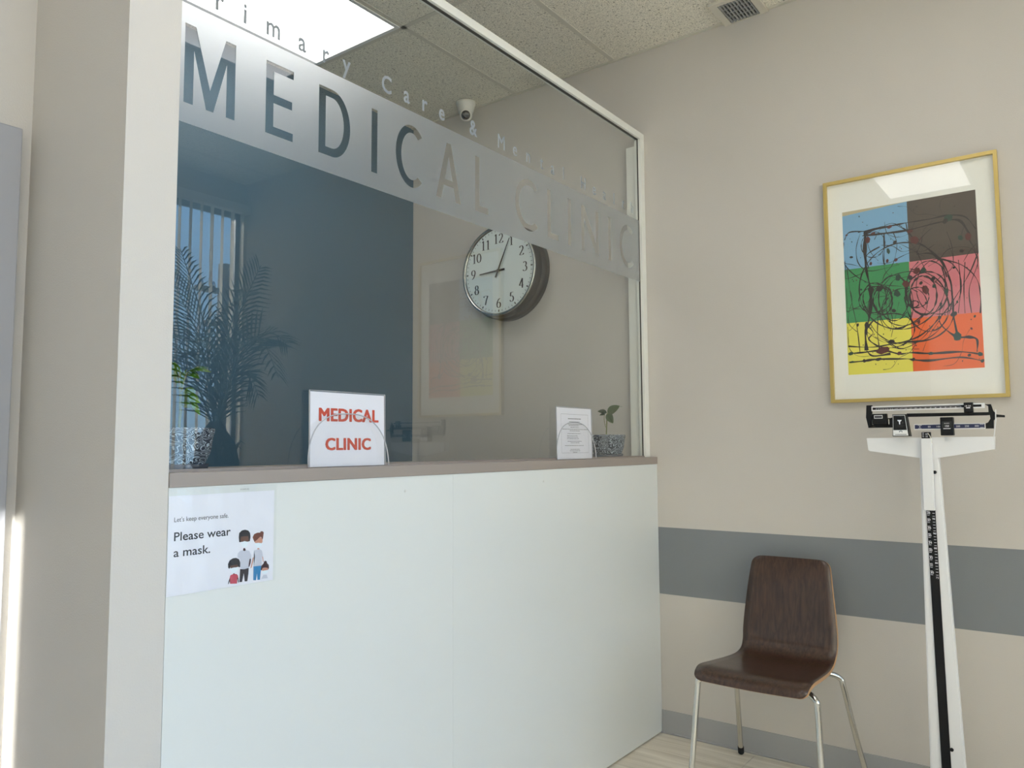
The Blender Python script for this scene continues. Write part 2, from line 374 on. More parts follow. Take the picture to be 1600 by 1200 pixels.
# floor: vinyl planks laid along y
fl = struct_root('floor')
struct('subfloor', B(XL, 0, YW, YB, -0.06, -0.006), 'gasket', fl)
PWD, PLN = 0.182, 1.22
pm = bpy.data.meshes.new('plank'); bm = B(0, PWD-0.0012, 0, PLN-0.0015, -0.006, 0.0, bev=0.0006); bm.to_mesh(pm); bm.free(); pm.materials.append(M['plank'])
ix = 0; x = -PWD
while x > XL-PWD:
    y = YW - PLN + [0.28, 0.86, 0.0, 0.57, 1.05, 0.41][ix % 6]
    yt = 0.05 if x < XP0-PWD else 0.02
    while y < yt:
        if y > YW-0.3 or y+PLN > YW+0.1:
            o = bpy.data.objects.new('plank', pm); COL.objects.link(o); o.parent = fl; o.location = (x, y, 0)
            if x < XL: o.scale.x = max(0.05, (x+PWD-XL)/PWD); o.location.x = XL
            y0 = max(y, YW); 
            if y0 > y: o.scale.y = (y+PLN-y0)/PLN; o.location.y = y0
        y += PLN
    x -= PWD; ix += 1
# planks do not run under the desk body; hall stub behind
struct('floor_slab', B(XL, 0, 0.0, YB, -0.006, -0.001), 'plank', fl)
# baseboards
struct('baseboard_right', B(-0.006, 0, YW, -0.002, 0, 0.1016), 'base')
bm = bmesh.new(); tube(bm, [(-0.006, YW, 0.004), (-0.006, -0.002, 0.004)], 0.005, 6); struct('trim_1', bm, 'base')
struct('baseboard_hall', B(XL, XP0, YH-0.006, YH, 0, 0.1016), 'base')
struct('baseboard_left', B(XL, XL+0.006, YW, YH, 0, 0.1016), 'base')
# corner bead edges on the end of the partition
# door in the hall wall
dr = struct_root('door_1')
struct('door_slab', B(-3.42, -2.60, YH-0.030, YH, 0.01, 2.05, bev=0.003), 'door', dr)
for a in ((-2.60, -2.546, 0, 2.085), (-3.474, -3.42, 0, 2.085), (-3.42, -2.60, 2.05, 2.085)):
    struct('door_frame', B(a[0], a[1], YH-0.042, YH, a[2], a[3], bev=0.003), 'door', dr)
bm = bmesh.new(); tube(bm, [(-3.34, YH-0.03, 1.02), (-3.34, YH-0.085, 1.02), (-3.22, YH-0.085, 1.02)], 0.010, 10); struct('door_handle', bm, 'chrome', dr)

# ceiling: tiles in a grid
ce = struct_root('ceiling')
struct('ceiling_deck', B(XL-0.1, 0.1, YW-0.1, YB+0.1, ZC+0.055, ZC+0.12), 'tile', ce)
gx = [0, -0.87, -2.09, -3.31, -4.53, XL]; gy = [YB, 1.40, 0.795, 0.19, -0.415, -1.02, -1.625, -2.23, -2.835, YW]
lamps = {(1, 1), (2, 4), (1, 5), (1, 8)}
for i in range(len(gx)-1):
    for j in range(len(gy)-1):
        x1, x0, y1, y0 = gx[i], gx[i+1], gy[j], gy[j+1]
        if (i, j) in lamps: continue
        if x1 <= XP0 and y0 >= YH: continue
        yy1 = y1
        if x0 < XP0 and y1 > YH: yy1 = y1
        struct('ceiling_tile', B(x0+0.008, x1-0.008 if x1 < 0 else x1, y0+0.008, yy1-0.008 if j else yy1, ZC+0.002, ZC+0.02), 'tile', ce)
for x in gx[1:-1]: struct('grid_bar', B(x-0.012, x+0.012, YW, YB, ZC, ZC+0.03), 'tbar', ce)
for y in gy[1:-1]: struct('grid_bar', B(XL, 0, y-0.012, y+0.012, ZC, ZC+0.0299), 'tbar', ce)
bm = bmesh.new(); box(bm, -0.02, 0, YW, YB, ZC-0.002, ZC+0.01); struct('wall_angle', bm, 'tbar', ce)

def ceiling_light(label, x0, x1, y0, y1):
    t = thing('ceiling_light', label, 'ceiling light', ((x0+x1)/2, (y0+y1)/2, ZC), 'ceiling light panels')
    bm = bmesh.new()
    box(bm, x0+.012, x1-.012, y0+.012, y0+.030, ZC-.004, ZC+.05); box(bm, x0+.012, x1-.012, y1-.030, y1-.012, ZC-.004, ZC+.05)
    box(bm, x0+.012, x0+.030, y0+.030, y1-.030, ZC-.004, ZC+.05); box(bm, x1-.030, x1-.012, y0+.030, y1-.030, ZC-.004, ZC+.05)
    part('frame', bm, 'lamp_frame', t)
    part('diffuser', B(x0+.03, x1-.03, y0+.03, y1-.03, ZC+.0, ZC+.006), 'lamp', t)
ceiling_light('white ceiling light panel glowing behind the reception glass', -2.09, -0.87, 0.795, 1.40)
ceiling_light('ceiling light panel over the waiting room, nearer the picture wall', -2.09, -0.87, -1.625, -1.02)
ceiling_light('ceiling light panel over the waiting room, further from the picture wall', -3.31, -2.09, -1.02, -0.415)

ceiling_light('unseen narrow ceiling light panel added beside the front window to brighten the room', -2.09, -0.87, YW, -2.835)  # extra panel out of view, added to lift the light in the room
# air vent in the ceiling beside the wall
v = thing('air_vent', 'small grey slotted air vent in the ceiling above the chair', 'vent', (-0.09, -0.485, ZC))
bm = bmesh.new(); x0, x1, y0, y1 = -0.20, -0.002, -0.585, -0.385
for a in ((x0, x1, y0, -0.552), (x0, x1, -0.418, y1), (x0, -0.177, -0.552, -0.418), (-0.010, x1, -0.552, -0.418)): box(bm, a[0], a[1], a[2], a[3], ZC-0.012, ZC)
part('frame', bm, 'tbar', v)
part('backing', B(-0.177, -0.010, -0.552, -0.418, ZC-0.003, ZC-0.001), 'vent_dark', v)
for k in range(9):
    y = -0.545+k*0.015
    part('slat', B(-0.177, -0.010, y-0.0035, y+0.0035, ZC-0.011, ZC-0.004), 'vent', v)
bm = bmesh.new()
for k in range(5): box(bm, -0.165+k*0.035, -0.161+k*0.035, -0.552, -0.418, ZC-0.0105, ZC-0.006)
part('crossbar', bm, 'vent', v)

# dome camera
c = thing('security_camera', 'white dome security camera under the ceiling behind the glass', 'security camera', (-0.10, 1.075, ZC))
bm = bmesh.new(); lathe(bm, [(0.052, 0.0), (0.054, -0.012), (0.050, -0.022), (0.044, -0.052), (0.036, -0.066)], (-0.10, 1.075, ZC), 'Z', 32)
part('mount', bm, 'cam_white', c, True)
ctr = Vector((-0.105, 1.07, ZC-0.075)); dirn = (Vector((-2.6, -0.9, 1.6))-ctr).normalized()
bm = bmesh.new(); bmesh.ops.create_uvsphere(bm, u_segments=24, v_segments=16, radius=0.036); bmesh.ops.translate(bm, vec=ctr, verts=bm.verts)
part('ball', bm, 'cam_white', c, True)
bm = bmesh.new(); rr = dirn.to_track_quat('Z', 'Y').to_matrix()
lathe(bm, [(0.030, 0.020), (0.031, 0.034), (0.027, 0.036)], (0, 0, 0), 'Z', 24)
bmesh.ops.transform(bm, matrix=Matrix.Translation(ctr) @ rr.to_4x4(), verts=bm.verts[:]); part('lens_ring', bm, 'cam_white', c, True)
bm = bmesh.new(); lathe(bm, [(0.0255, 0.030), (0.025, 0.037), (0.012, 0.039)], (0, 0, 0), 'Z', 24)
bmesh.ops.transform(bm, matrix=Matrix.Translation(ctr) @ rr.to_4x4(), verts=bm.verts[:]); part('lens', bm, 'lens', c, True)

# ------------------------------------------------------------------ window, blinds, outside
w = struct_root('window_1')
struct('window_pane', B(WX0, WX1, YW-0.035, YW-0.030, WZ0, WZ1), 'win_glass', w)
def wf(*a): struct('window_frame', B(*a), 'bronze', w)
wf(WX0, WX1, YW-0.045, YW-0.020, WZ0, WZ0+0.05); wf(WX0, WX1, YW-0.045, YW-0.020, WZ1-0.05, WZ1)
for x in (WX0, -3.62, -1.86, WX1-0.035): wf(x, x+0.045, YW-0.045, YW-0.020, WZ0+0.05, WZ1-0.05)
bl = thing('vertical_blind', 'white vertical blinds across the front window, seen reflected in the glass', 'blinds', (-2.8, YW+0.035, WZ1))
part('head_rail', B(XL+0.01, -0.015, YW+0.008, YW+0.065, WZ1-0.02, WZ1+0.04), 'trim_white', bl)
sd = Vector((0.33, -0.944)).normalized(); sm = bpy.data.meshes.new('slat'); bm = bmesh.new(); hw = 0.0445
va = []
for k in range(7):
    s = -hw+2*hw*k/6; cxx = 0.004*(1-(s/hw)**2); q = Vector((sd.x*s-sd.y*cxx, sd.y*s+sd.x*cxx))
    va.append((bm.verts.new((q.x, q.y, 0)), bm.verts.new((q.x, q.y, -2.78))))
for a, b in zip(va[:-1], va[1:]): bm.faces.new((a[0], b[0], b[1], a[1]))
bmesh.ops.solidify(bm, geom=bm.faces[:], thickness=0.0008); bm.to_mesh(sm); bm.free(); sm.materials.append(M['blind'])
x = -0.065; k = 0
while x > WX0+0.05:
    if True:
        o = bpy.data.objects.new('slat', sm); COL.objects.link(o); o.parent = bl; o.location = Vector((x+(0.052 if abs(x+5.18) < 0.04 else 0), YW+0.040, WZ1-0.02))-Vector(bl.location)
        o.rotation_euler.z = rnd.uniform(-0.05, 0.05)
    x -= 0.080; k += 1
w2 = struct_root('window_2')
struct('window_pane', B(XL-0.075, XL-0.070, SY0, SY1, SZ0, SZ1), 'win_glass', w2)
for a in ((SY0, SY1, SZ0, SZ0+.05), (SY0, SY1, SZ1-.05, SZ1), (SY0, SY0+.045, SZ0+.05, SZ1-.05), (SY1-.045, SY1, SZ0+.05, SZ1-.05), (-1.62, -1.58, SZ0+.05, SZ1-.05)):
    struct('window_frame', B(XL-0.10, XL-0.05, *a), 'trim_white', w2)
b2 = thing('added_roller_shade', 'unseen white roller shade added over the side window to diffuse and block the sun', 'roller shade', (XL+0.02, -1.6, SZ1))  # unseen shade, added to spread and hold back the side window's sun
bm = bmesh.new(); tube(bm, [(XL+0.035, SY0-0.03, SZ1+0.03), (XL+0.035, SY1+0.03, SZ1+0.03)], 0.025, 16); part('roller', bm, 'trim_white', b2, True)
bm = bmesh.new(); bm.faces.new([bm.verts.new(q) for q in ((XL+0.012, SY0-0.02, SZ0-0.05), (XL+0.012, SY1+0.02, SZ0-0.05), (XL+0.012, SY1+0.02, SZ1+0.03), (XL+0.012, SY0-0.02, SZ1+0.03))]); sheet('shade_cloth', bm, 'shade', b2)
part('bottom_bar', B(XL+0.006, XL+0.018, SY0-0.02, SY1+0.02, SZ0-0.075, SZ0-0.05), 'trim_white', b2)
ex = struct('ground_outside', B(-60, 40, -60, 40, -0.14, -0.08), 'asphalt'); tag(ex, 'grey paving outside the front window', 'paving')
# utility pole outside
p = thing('utility_pole', 'wooden utility pole with two crossarms outside the window', 'utility pole', (5.46, -11.9, -0.05))
bm = bmesh.new(); tube(bm, [(5.46, -11.9, -0.05), (5.46, -11.9, 4.9)], [0.17, 0.13], 12); part('pole', bm, 'pole_wood', p, True)
for zz, wd in ((4.35, 0.62), (3.70, 0.42)):
    ca = part('crossarm', B(5.46-wd, 5.46+wd*0.7, -11.95, -11.83, zz-0.05, zz+0.05), 'pole_wood', p)
for sx_ in (-0.5, -0.25, 0.2, 0.38):
    bm = bmesh.new(); lathe(bm, [(0.03, 0), (0.045, 0.04), (0.02, 0.12)], (5.46+sx_, -11.89, 4.40), 'Z', 10); part('insulator', bm, 'steel', p, True)

# ------------------------------------------------------------------ reception desk
HC = 1.2412; ZCB = 1.2082
d = thing('reception_desk', 'white laminate reception desk front with a taupe counter edge', 'desk', (-1.2, 0.1, 0))
XS = -1.4375
part('front_panel', B(XP1+0.001, XS-0.0003, 0.0, 0.019, 0.006, ZCB), 'laminate', d)
part('front_panel', B(XS+0.0003, 0.0-0.001, 0.0, 0.019, 0.006, ZCB), 'laminate', d)
part('countertop', B(XP1+0.001, -0.0005, -0.0035, 0.42, ZCB+0.0005, HC, bev=0.0012), 'counter', d)
part('plinth', B(XP1+0.01, -0.01, 0.019, 0.036, 0.0, ZCB), 'gasket', d)
for (sx_, sz) in ((-1.652, 1.165), (-0.93, 1.165)):
    bm = bmesh.new(); lathe(bm, [(0.004, 0.0), (0.004, -0.0008), (0.002, -0.001)], (sx_, 0.0, sz), 'Y', 12); part('screw_cap', bm, 'scale_grey', d)

# ------------------------------------------------------------------ glass screen with frame
YG = 0.0515; ZR = 2.793
g = thing('glass_screen', 'tall clear glass screen in a white frame standing on the reception counter', 'glass screen', (-1.2, YG, HC))
part('top_rail', B(XP1, 0, YG-0.017, YG+0.017, ZR-0.032, ZR, bev=0.0015), 'trim_white', g)
part('post', B(-0.038, -0.0005, YG-0.017, YG+0.017, HC, ZR-0.032, bev=0.0015), 'trim_white', g)
part('post', B(XP1, XP1+0.022, YG-0.012, YG+0.012, HC, ZR-0.032, bev=0.0015), 'trim_white', g)
part('bottom_channel', B(XP1+0.022, -0.038, YG-0.008, YG+0.008, HC, HC+0.006), 'counter', g)
part('rear_post', B(-0.030, -0.0005, 0.070, 0.118, HC, 2.735, bev=0.0015), 'trim_white', g)
bm = bmesh.new(); box(bm, -0.0395, -0.038, YG-0.003, YG+0.003, HC+0.006, ZR-0.032); box(bm, XP1+0.022, -0.042, YG-0.006, YG+0.006, ZR-0.034, ZR-0.032); part('gasket', bm, 'gasket', g)
bm = bmesh.new(); vs = [bm.verts.new(q) for q in ((XP1+0.022, YG, HC+0.006), (-0.0405, YG, HC+0.006), (-0.0405, YG, ZR-0.034), (XP1+0.022, YG, ZR-0.034))]; bm.faces.new(vs)
gp = sheet('pane', bm, 'glass', g)

# frosted band with the big letters cut out of it
def slab(bm):
    bmesh.ops.remove_doubles(bm, verts=bm.verts[:], dist=1e-6); bmesh.ops.recalc_face_normals(bm, faces=bm.faces[:])
    r = bmesh.ops.extrude_face_region(bm, geom=bm.faces[:]); vs = [q for q in r['geom'] if isinstance(q, bmesh.types.BMVert)]
    bmesh.ops.translate(bm, verts=vs, vec=(0, -0.0006, 0)); bmesh.ops.recalc_face_normals(bm, faces=bm.faces[:])
BZ0, BZ1 = 2.068, 2.3623; LT, LB = 2.313, 2.117; H = LT-LB; ST = 0.0245
def arc(cx, cz, rx, rz, a0, a1, n=24): return [(cx+rx*cos(radians(a0+(a1-a0)*k/n)), cz+rz*sin(radians(a0+(a1-a0)*k/n))) for k in range(n+1)]
def L_M(x0, x1):
    xm = (x0+x1)/2
    return [[(x0, LB), (x0, LT), (x0+ST*1.15, LT), (xm, LB+0.052), (x1-ST*1.15, LT), (x1, LT), (x1, LB), (x1-ST, LB), (x1-ST, LT-0.062), (xm+0.010, LB), (xm-0.010, LB), (x0+ST, LT-0.062), (x0+ST, LB)]]
def L_E(x0, x1):
    t = ST*0.93; m = (LT+LB)/2
    return [[(x0, LB), (x0, LT), (x1, LT), (x1, LT-t), (x0+ST, LT-t), (x0+ST, m+t/2), (x1-0.004, m+t/2), (x1-0.004, m-t/2), (x0+ST, m-t/2), (x0+ST, LB+t), (x1, LB+t), (x1, LB)]]
def L_D(x0, x1):
    w_ = x1-x0; m = (LT+LB)/2; s = w_*0.42
    o = [(x0, LB), (x0, LT)] + arc(x0+s, m, w_-s, H/2, 90, -90); t = ST
    i = [(x0+t, LB+t), (x0+t, LT-t)] + arc(x0+s, m, w_-s-t, H/2-t, 90, -90)
    return [o, i]
def L_I(x0, x1): return [[(x0, LB), (x0, LT), (x1, LT), (x1, LB)]]
def L_L(x0, x1): return [[(x0, LB), (x0, LT), (x0+ST, LT), (x0+ST, LB+ST*0.93), (x1, LB+ST*0.93), (x1, LB)]]
def L_C(x0, x1):
    m = (LT+LB)/2; rx = (x1-x0)*0.60; cx_ = x0+rx; rz = H/2+0.003
    return [arc(cx_, m, rx, rz, 48, 312, 40) + arc(cx_, m, rx-ST, rz-ST, 307, 53, 40)]
def L_A(x0, x1):
    xm = (x0+x1)/2; a = 0.011; yb0, yb1 = LB+0.048, LB+0.070
    def xl(z): return x0+(xm-a-x0)*(z-LB)/H
    def inn(z): return x0+ST*1.08+(xm-(x0+ST*1.08))*(z-LB)/(H-0.048)
    return [[(x0, LB), (xm-a, LT), (xm+a, LT), (x1, LB), (x1-ST*1.08, LB), (x0+x1-inn(yb0), yb0), (inn(yb0), yb0), (x0+ST*1.08, LB)],
            [(inn(yb1), yb1), (xm, LT-0.048), (x0+x1-inn(yb1), yb1)]]
def L_N(x0, x1):
    return [[(x0, LB), (x0, LT), (x0+ST, LT), (x1-ST, LB+0.055), (x1-ST, LT), (x1, LT), (x1, LB), (x1-ST, LB), (x0+ST, LT-0.055), (x0+ST, LB)]]
polys = [[(XP1+0.022, BZ0), (XP1+0.022, BZ1), (-0.042, BZ1), (-0.042, BZ0)]]
for f_, x0, x1 in ((L_M, -2.3517, -2.2141), (L_E, -2.1235, -2.0360), (L_D, -1.9495, -1.8345), (L_I, -1.7512, -1.7270), (L_C, -1.6496, -1.5319), (L_A, -1.4646, -1.3389), (L_L, -1.2627, -1.190),
                   (L_C, -1.0275, -0.880), (L_L, -0.8144, -0.735), (L_I, -0.6649, -0.640), (L_N, -0.5599, -0.4171), (L_I, -0.3323, -0.3083), (L_C, -0.2305, -0.100)):
    polys += f_(x0, x1)
me = curve_mesh(polys)
bm = bmesh.new(); add_flat(bm, me, lambda u, v_, d_: (u, YG-d_, v_), 0.0008); slab(bm)
o = sheet('frosted_band', bm, 'frost', g); tag(o, 'frosted band with the cut-out words MEDICAL CLINIC')
for ch, x in (('P', -2.335), ('r', -2.2646), ('i', -2.190), ('m', -2.104), ('a', -2.010), ('r', -1.929), ('y', -1.851), ('C', -1.690), ('a', -1.603), ('r', -1.521), ('e', -1.437), ('&', -1.273),
              ('M', -1.111), ('e', -1.027), ('n', -0.942), ('t', -0.851), ('a', -0.774), ('l', -0.694), ('H', -0.540), ('e', -0.450), ('a', -0.362), ('l', -0.2755), ('t', -0.190), ('h', -0.105)):
    bm = bmesh.new(); me = text_mesh(ch, 0.077, bold=0.0 if x > -1.2 else 0.0012, align='CENTER', width=None); add_flat(bm, me, lambda u, v_, d_, x=x: (x+u*0.82, YG-d_, 2.3835+v_), 0.0008); slab(bm); sheet('small_letter', bm, 'frost_letter', g)

# ------------------------------------------------------------------ wall clock (faces -x)
CY, CZ, CR, CD = 0.849, 2.223, 0.247, 0.110
k_ = thing('wall_clock', 'large round wall clock in a deep dark case with a pale dial', 'clock', (0, CY, CZ))
bm = bmesh.new(); lathe(bm, [(CR+0.012, 0.0), (CR+0.010, -0.050), (CR+0.003, -0.055), (CR+0.002, -0.060), (CR+0.003, -0.064), (CR-0.002, -CD+0.016), (CR-0.008, -CD+0.010)], (0, CY, CZ), 'X', 96)
bmesh.ops.delete(bm, geom=[f for f in bm.faces if len(f.verts) > 10 and f.calc_center_median().x < -0.05], context='FACES_ONLY'); part('case', bm, 'clock_case', k_, True)
bm = bmesh.new(); pr = [(CR-0.008, -CD+0.012), (CR-0.004, -CD+0.006), (CR-0.006, -CD), (CR-0.014, -CD-0.002), (CR-0.020, -CD+0.006)]
rings = []
for r_, h_ in pr: rings.append([bm.verts.new((h_, CY+r_*cos(2*pi*q/96), CZ+r_*sin(2*pi*q/96))) for q in range(96)])
for a, b in zip(rings[:-1], rings[1:]):
    for q in range(96): bm.faces.new((a[q], a[(q+1) % 96], b[(q+1) % 96], b[q]))
part('bezel', bm, 'steel', k_, True)
XD = -CD+0.0105
bm = bmesh.new(); lathe(bm, [(CR-0.0205, 0.0), (CR-0.0205, -0.001)], (XD+0.0015, CY, CZ), 'X', 96); part('dial', bm, 'dial', k_)
fnc = lambda u, v, d: (XD-d, CY-u, CZ+v)
# numerals drawn with a broad-nib stroke (thick verticals, thin horizontals, small serifs)
def E_(cx, cy, rx, ry, a0, a1, n=16): return [(cx+rx*cos(radians(a0+(a1-a0)*q/n)), cy+ry*sin(radians(a0+(a1-a0)*q/n))) for q in range(n+1)]
DG = {'0': [E_(.3, .5, .24, .46, 90, 450, 28)],
 '1': [[(.12, .84), (.2, .88), (.3, .98)], [(.3, .98), (.3, .02)], [(.14, .015), (.46, .015)]],
 '2': [E_(.3, .72, .2, .24, 165, -35, 14) + [(.3, .32), (.1, .05)], [(.08, .04), (.5, .04), (.54, .18)]],
 '3': [E_(.27, .74, .18, .22, 150, -80, 14), E_(.26, .28, .24, .26, 85, -150, 16)],
 '4': [[(.4, .98), (.04, .28)], [(.03, .28), (.56, .28)], [(.4, .98), (.4, .02)]],
 '5': [[(.16, .94), (.5, .96)], [(.18, .94), (.13, .58)], E_(.27, .3, .23, .29, 125, -150, 18)],
 '6': [[(.46, .95), (.3, .86), (.14, .62), (.07, .34)], E_(.3, .29, .22, .28, 180, 540, 24)],
 '7': [[(.06, .8), (.1, .94), (.54, .94)], [(.54, .94), (.36, .5), (.24, .02)]],
 '8': [E_(.3, .74, .17, .21, 90, 450, 22), E_(.3, .27, .22, .26, 90, 450, 24)],
 '9': [E_(.3, .69, .22, .28, 0, 360, 24), [(.53, .66), (.44, .36), (.28, .12), (.12, .03)]]}
HN = 0.052
for h in range(1, 13):
    a = radians(90-30*h); s = str(h); wN = 0.62*HN; tot = wN*len(s); R_ = CR*0.70
    bm = bmesh.new()
    for ci, ch in enumerate(s):
        ox = R_*cos(a)-tot/2+ci*wN; oy = R_*sin(a)-HN/2
        for st in DG[ch]:
            P = st if len(st) > 6 or len(st) == 2 else [(q.x, q.y) for q in catmull([(x, y, 0) for x, y in st], 6)]
            ribbon(bm, [(ox+x*HN*1.02, oy+y*HN) for x, y in P], 0, fnc, 0.0012, nib=(0.0020, 0.0080))
    sheet('numeral', bm, 'ink', k_)
bm = bmesh.new()
for m_ in range(60):
    a = radians(6*m_); big = m_ % 5 == 0; r0, r1 = (CR*0.845, CR*0.895) if big else (CR*0.852, CR*0.888)
    w_ = 0.0065 if big else 0.0022
    ribbon(bm, [(r0*cos(a), r0*sin(a)), (r1*cos(a), r1*sin(a))], w_, fnc, 0.0012)
sheet('minute_marks', bm, 'ink', k_)
def hand(name, ang, ln, tail, w0, w1, d):
    a = radians(90-ang); c_, s_ = cos(a), sin(a)
    pts = [(-tail, -w0), (ln, -w1), (ln, w1), (-tail, w0)]
    bm = bmesh.new(); prism(bm, [(x*c_-y*s_, x*s_+y*c_) for x, y in pts], fnc, d, d+0.0012); part(name, bm, 'ink', k_)
hand('hour_hand', 267, 0.128, 0.042, 0.0055, 0.0028, 0.004); hand('minute_hand', 25, 0.180, 0.040, 0.0050, 0.0016, 0.007)
bm = bmesh.new(); lathe(bm, [(0.008, 0), (0.008, -0.010)], (XD, CY, CZ), 'X', 20); part('hub', bm, 'ink', k_)
M['clock_glass'] = glass_sheet('clock_glass', k=0.8)

# ------------------------------------------------------------------ acrylic sign holders on the counter
def holder(root, x0, x1, h, y, lean, ax0, ax1, ah):
    """lean: how far the sheet tips back at the top"""
    W = x1-x0; z0 = HC+0.002
    fn = lambda u, v, d: (x0+u, y-d+lean*v/h, z0+v)
    part('paper', prism(bmesh.new(), [(0, 0), (W, 0), (W, h), (0, h)], fn, 0, 0.0006), 'paper', root)
    bm = bmesh.new(); vs = [bm.verts.new(fn(u, v, 0.002)) for u, v in ((-.003, 0), (W+.003, 0), (W+.003, h+.003), (-.003, h+.003))]; bm.faces.new(vs)
    sheet('front_sheet', bm, 'acrylic', root)
    bm = bmesh.new()
    for P in ([(-.003, 0), (-.003, h+.003)], [(-.003, h+.003), (W+.003, h+.003)], [(W+.003, 0), (W+.003, h+.003)]):
        (u0, v0), (u1, v1) = P; t = 0.0008
        if u0 == u1: prism(bm, [(u0-t, v0), (u0+t, v0), (u0+t, v1), (u0-t, v1)], fn, -0.001, 0.0024)
        else: prism(bm, [(u0, v0-t), (u1, v0-t), (u1, v0+t), (u0, v0+t)], fn, -0.001, 0.0024)
    part('sheet_edge', bm, 'acrylic_edge', root)
    cx_ = (ax0+ax1)/2; rx = (ax1-ax0)/2; yb = 0.008
    out = [(cx_+rx*math.copysign(abs(cos(pi*q/36))**0.8, cos(pi*q/36)), z0+ah*sin(pi*q/36)**0.85) for q in range(37)]
    bm = bmesh.new(); vs = [bm.verts.new((a, yb+0.012*(b-z0)/ah, b)) for a, b in out]; bm.faces.new(vs); sheet('arched_pocket', bm, 'acrylic', root)
    bm = bmesh.new(); tube(bm, [(a, yb+0.012*(b-z0)/ah, b) for a, b in out], 0.0017, 6); part('pocket_edge', bm, 'acrylic_edge', root, True)
    return fn
s1 = thing('sign_holder', 'acrylic sign holder with bold red lettering MEDICAL CLINIC', 'sign', (-1.84, 0.03, HC), 'acrylic sign holders on the counter')
fn = holder(s1, -1.976, -1.706, 0.203, 0.034, 0.003, -2.002, -1.712, 0.145)
bm = bmesh.new()
for body, cx_, zz, w_, sz in (('MEDICAL', 0.138, 0.1245, 0.215, 0.050), ('CLINIC', 0.134, 0.0455, 0.162, 0.046)):
    n0 = 0
    for q_, (du, dv) in enumerate(((0, 0), (-.0022, 0), (.0022, 0), (0, .0011), (0, -.0011), (.0020, .0009), (-.0020, .0009), (.0020, -.0009), (-.0020, -.0009), (-.001, 0), (.001, 0))):
        me = text_mesh(body, sz, align='CENTER', width=w_, spacing=1.05); add_flat(bm, me, lambda u, v_, d_, a=cx_+du, b=zz+dv: fn(a+u, b+v_, d_), 0.0012+q_*0.00003)
    o = sheet('lettering', bm, 'red_ink', s1); bm = bmesh.new()
s2 = thing('sign_holder', 'acrylic sign holder with a bordered page of small black text', 'sign', (-0.66, 0.03, HC), 'acrylic sign holders on the counter')
fn = holder(s2, -0.785, -0.528, 0.203, 0.034, 0.003, -0.825, -0.535, 0.145)
bm = bmesh.new()
def rectline(bm, u0, u1, v0, v1, t, d):
    for a in (((u0, v0), (u1, v0)), ((u0, v1), (u1, v1)), ((u0, v0), (u0, v1)), ((u1, v0), (u1, v1))): ribbon(bm, a, t, fn, d)
rectline(bm, 0.030, 0.232, 0.024, 0.178, 0.0008, 0.0012); sheet('border_line', bm, 'greyink', s2)
bm = bmesh.new()
lines = [(.128, .160, .096, 2), (.128, .148, .080, 1), (.130, .138, .104, 1), (.122, .133, .074, 1), (.128, .126, .064, 1), (.133, .118, .190, 1), (.128, .112, .076, 1), (.124, .101, .098, 1), (.110, .092, .078, 1),
         (.112, .086, .082, 1), (.115, .080, .088, 1), (.125, .070, .104, 1), (.128, .064, .064, 1), (.124, .053, .140, 1), (.128, .038, .070, 1), (.128, .032, .078, 1), (.128, .026, .032, 1)]
lines = [(a, 0.024+(b-0.024)*1.0, c, d_) for a, b, c, d_ in lines]
for cx_, vv, w_, hv in lines:
    u = cx_-w_/2
    while u < cx_+w_/2-0.002:
        wl_ = min(rnd.uniform(0.005, 0.016), cx_+w_/2-u); ribbon(bm, [(u, vv), (u+wl_, vv)], 0.0026 if hv > 1 else 0.0016, fn, 0.0013); u += wl_+0.002
o = sheet('text_lines', bm, 'ink', s2)

# ------------------------------------------------------------------ potted plants behind the glass
def pot(root, x, y):
    z = HC
    bm = bmesh.new(); lathe(bm, [(0.064, 0.0), (0.069, 0.004), (0.071, 0.016), (0.066, 0.016), (0.062, 0.006)], (x, y, z), 'Z', 40); part('saucer', bm, 'saucer', root, True)
    bm = bmesh.new(); lathe(bm, [(0.056, 0.010), (0.063, 0.018), (0.075, 0.046), (0.081, 0.088), (0.083, 0.090), (0.084, 0.100), (0.081, 0.103), (0.076, 0.101), (0.074, 0.088)], (x, y, z), 'Z', 48)
    part('pot', bm, 'pot', root, True)
    bm = bmesh.new(); lathe(bm, [(0.0745, 0.086), (0.0745, 0.092), (0.03, 0.097)], (x, y, z), 'Z', 24)
    for v_ in bm.verts: v_.co.z += rnd.uniform(-.002, .003)
    part('soil', bm, 'soil', root)
def leaf(root, base, tip, width, m, droop=0.0, n=9, twist=0.3, fold=0.15, name='leaf'):
    base = Vector(base); tip = Vector(tip); ax = tip-base; L = ax.length; t = ax.normalized()
    s_ = t.cross(Vector((0, 0, 1)))
    if s_.length < 0.1: s_ = Vector((0, 1, 0))
    s_.normalize(); s_ = Matrix.Rotation(twist, 3, t) @ s_; nn = s_.cross(t).normalized(); bm = bmesh.new(); rows = []
    for q in range(n+1):
        a = q/n; c_ = base+ax*a+nn*(L*0.10*sin(pi*a))-Vector((0, 0, droop*a*a)); w_ = width/2*max(0.02, sin(pi*min(1, a**0.8*0.97+0.03))**0.75)
        rows.append((bm.verts.new(c_+s_*w_+nn*w_*fold), bm.verts.new(c_), bm.verts.new(c_-s_*w_+nn*w_*fold)))
    for a, b in zip(rows[:-1], rows[1:]):
        bm.faces.new((a[0], a[1], b[1], b[0])); bm.faces.new((a[1], a[2], b[2], b[1]))
    bmesh.ops.solidify(bm, geom=bm.faces[:], thickness=0.0006)
    part(name, bm, m, root, True)
R_ = Vector((rt.x, rt.y, 0)); D_ = Vector((fw.x, fw.y, 0)).normalized(); Z_ = Vector((0, 0, 1))
PX, PY = -0.215, 0.140
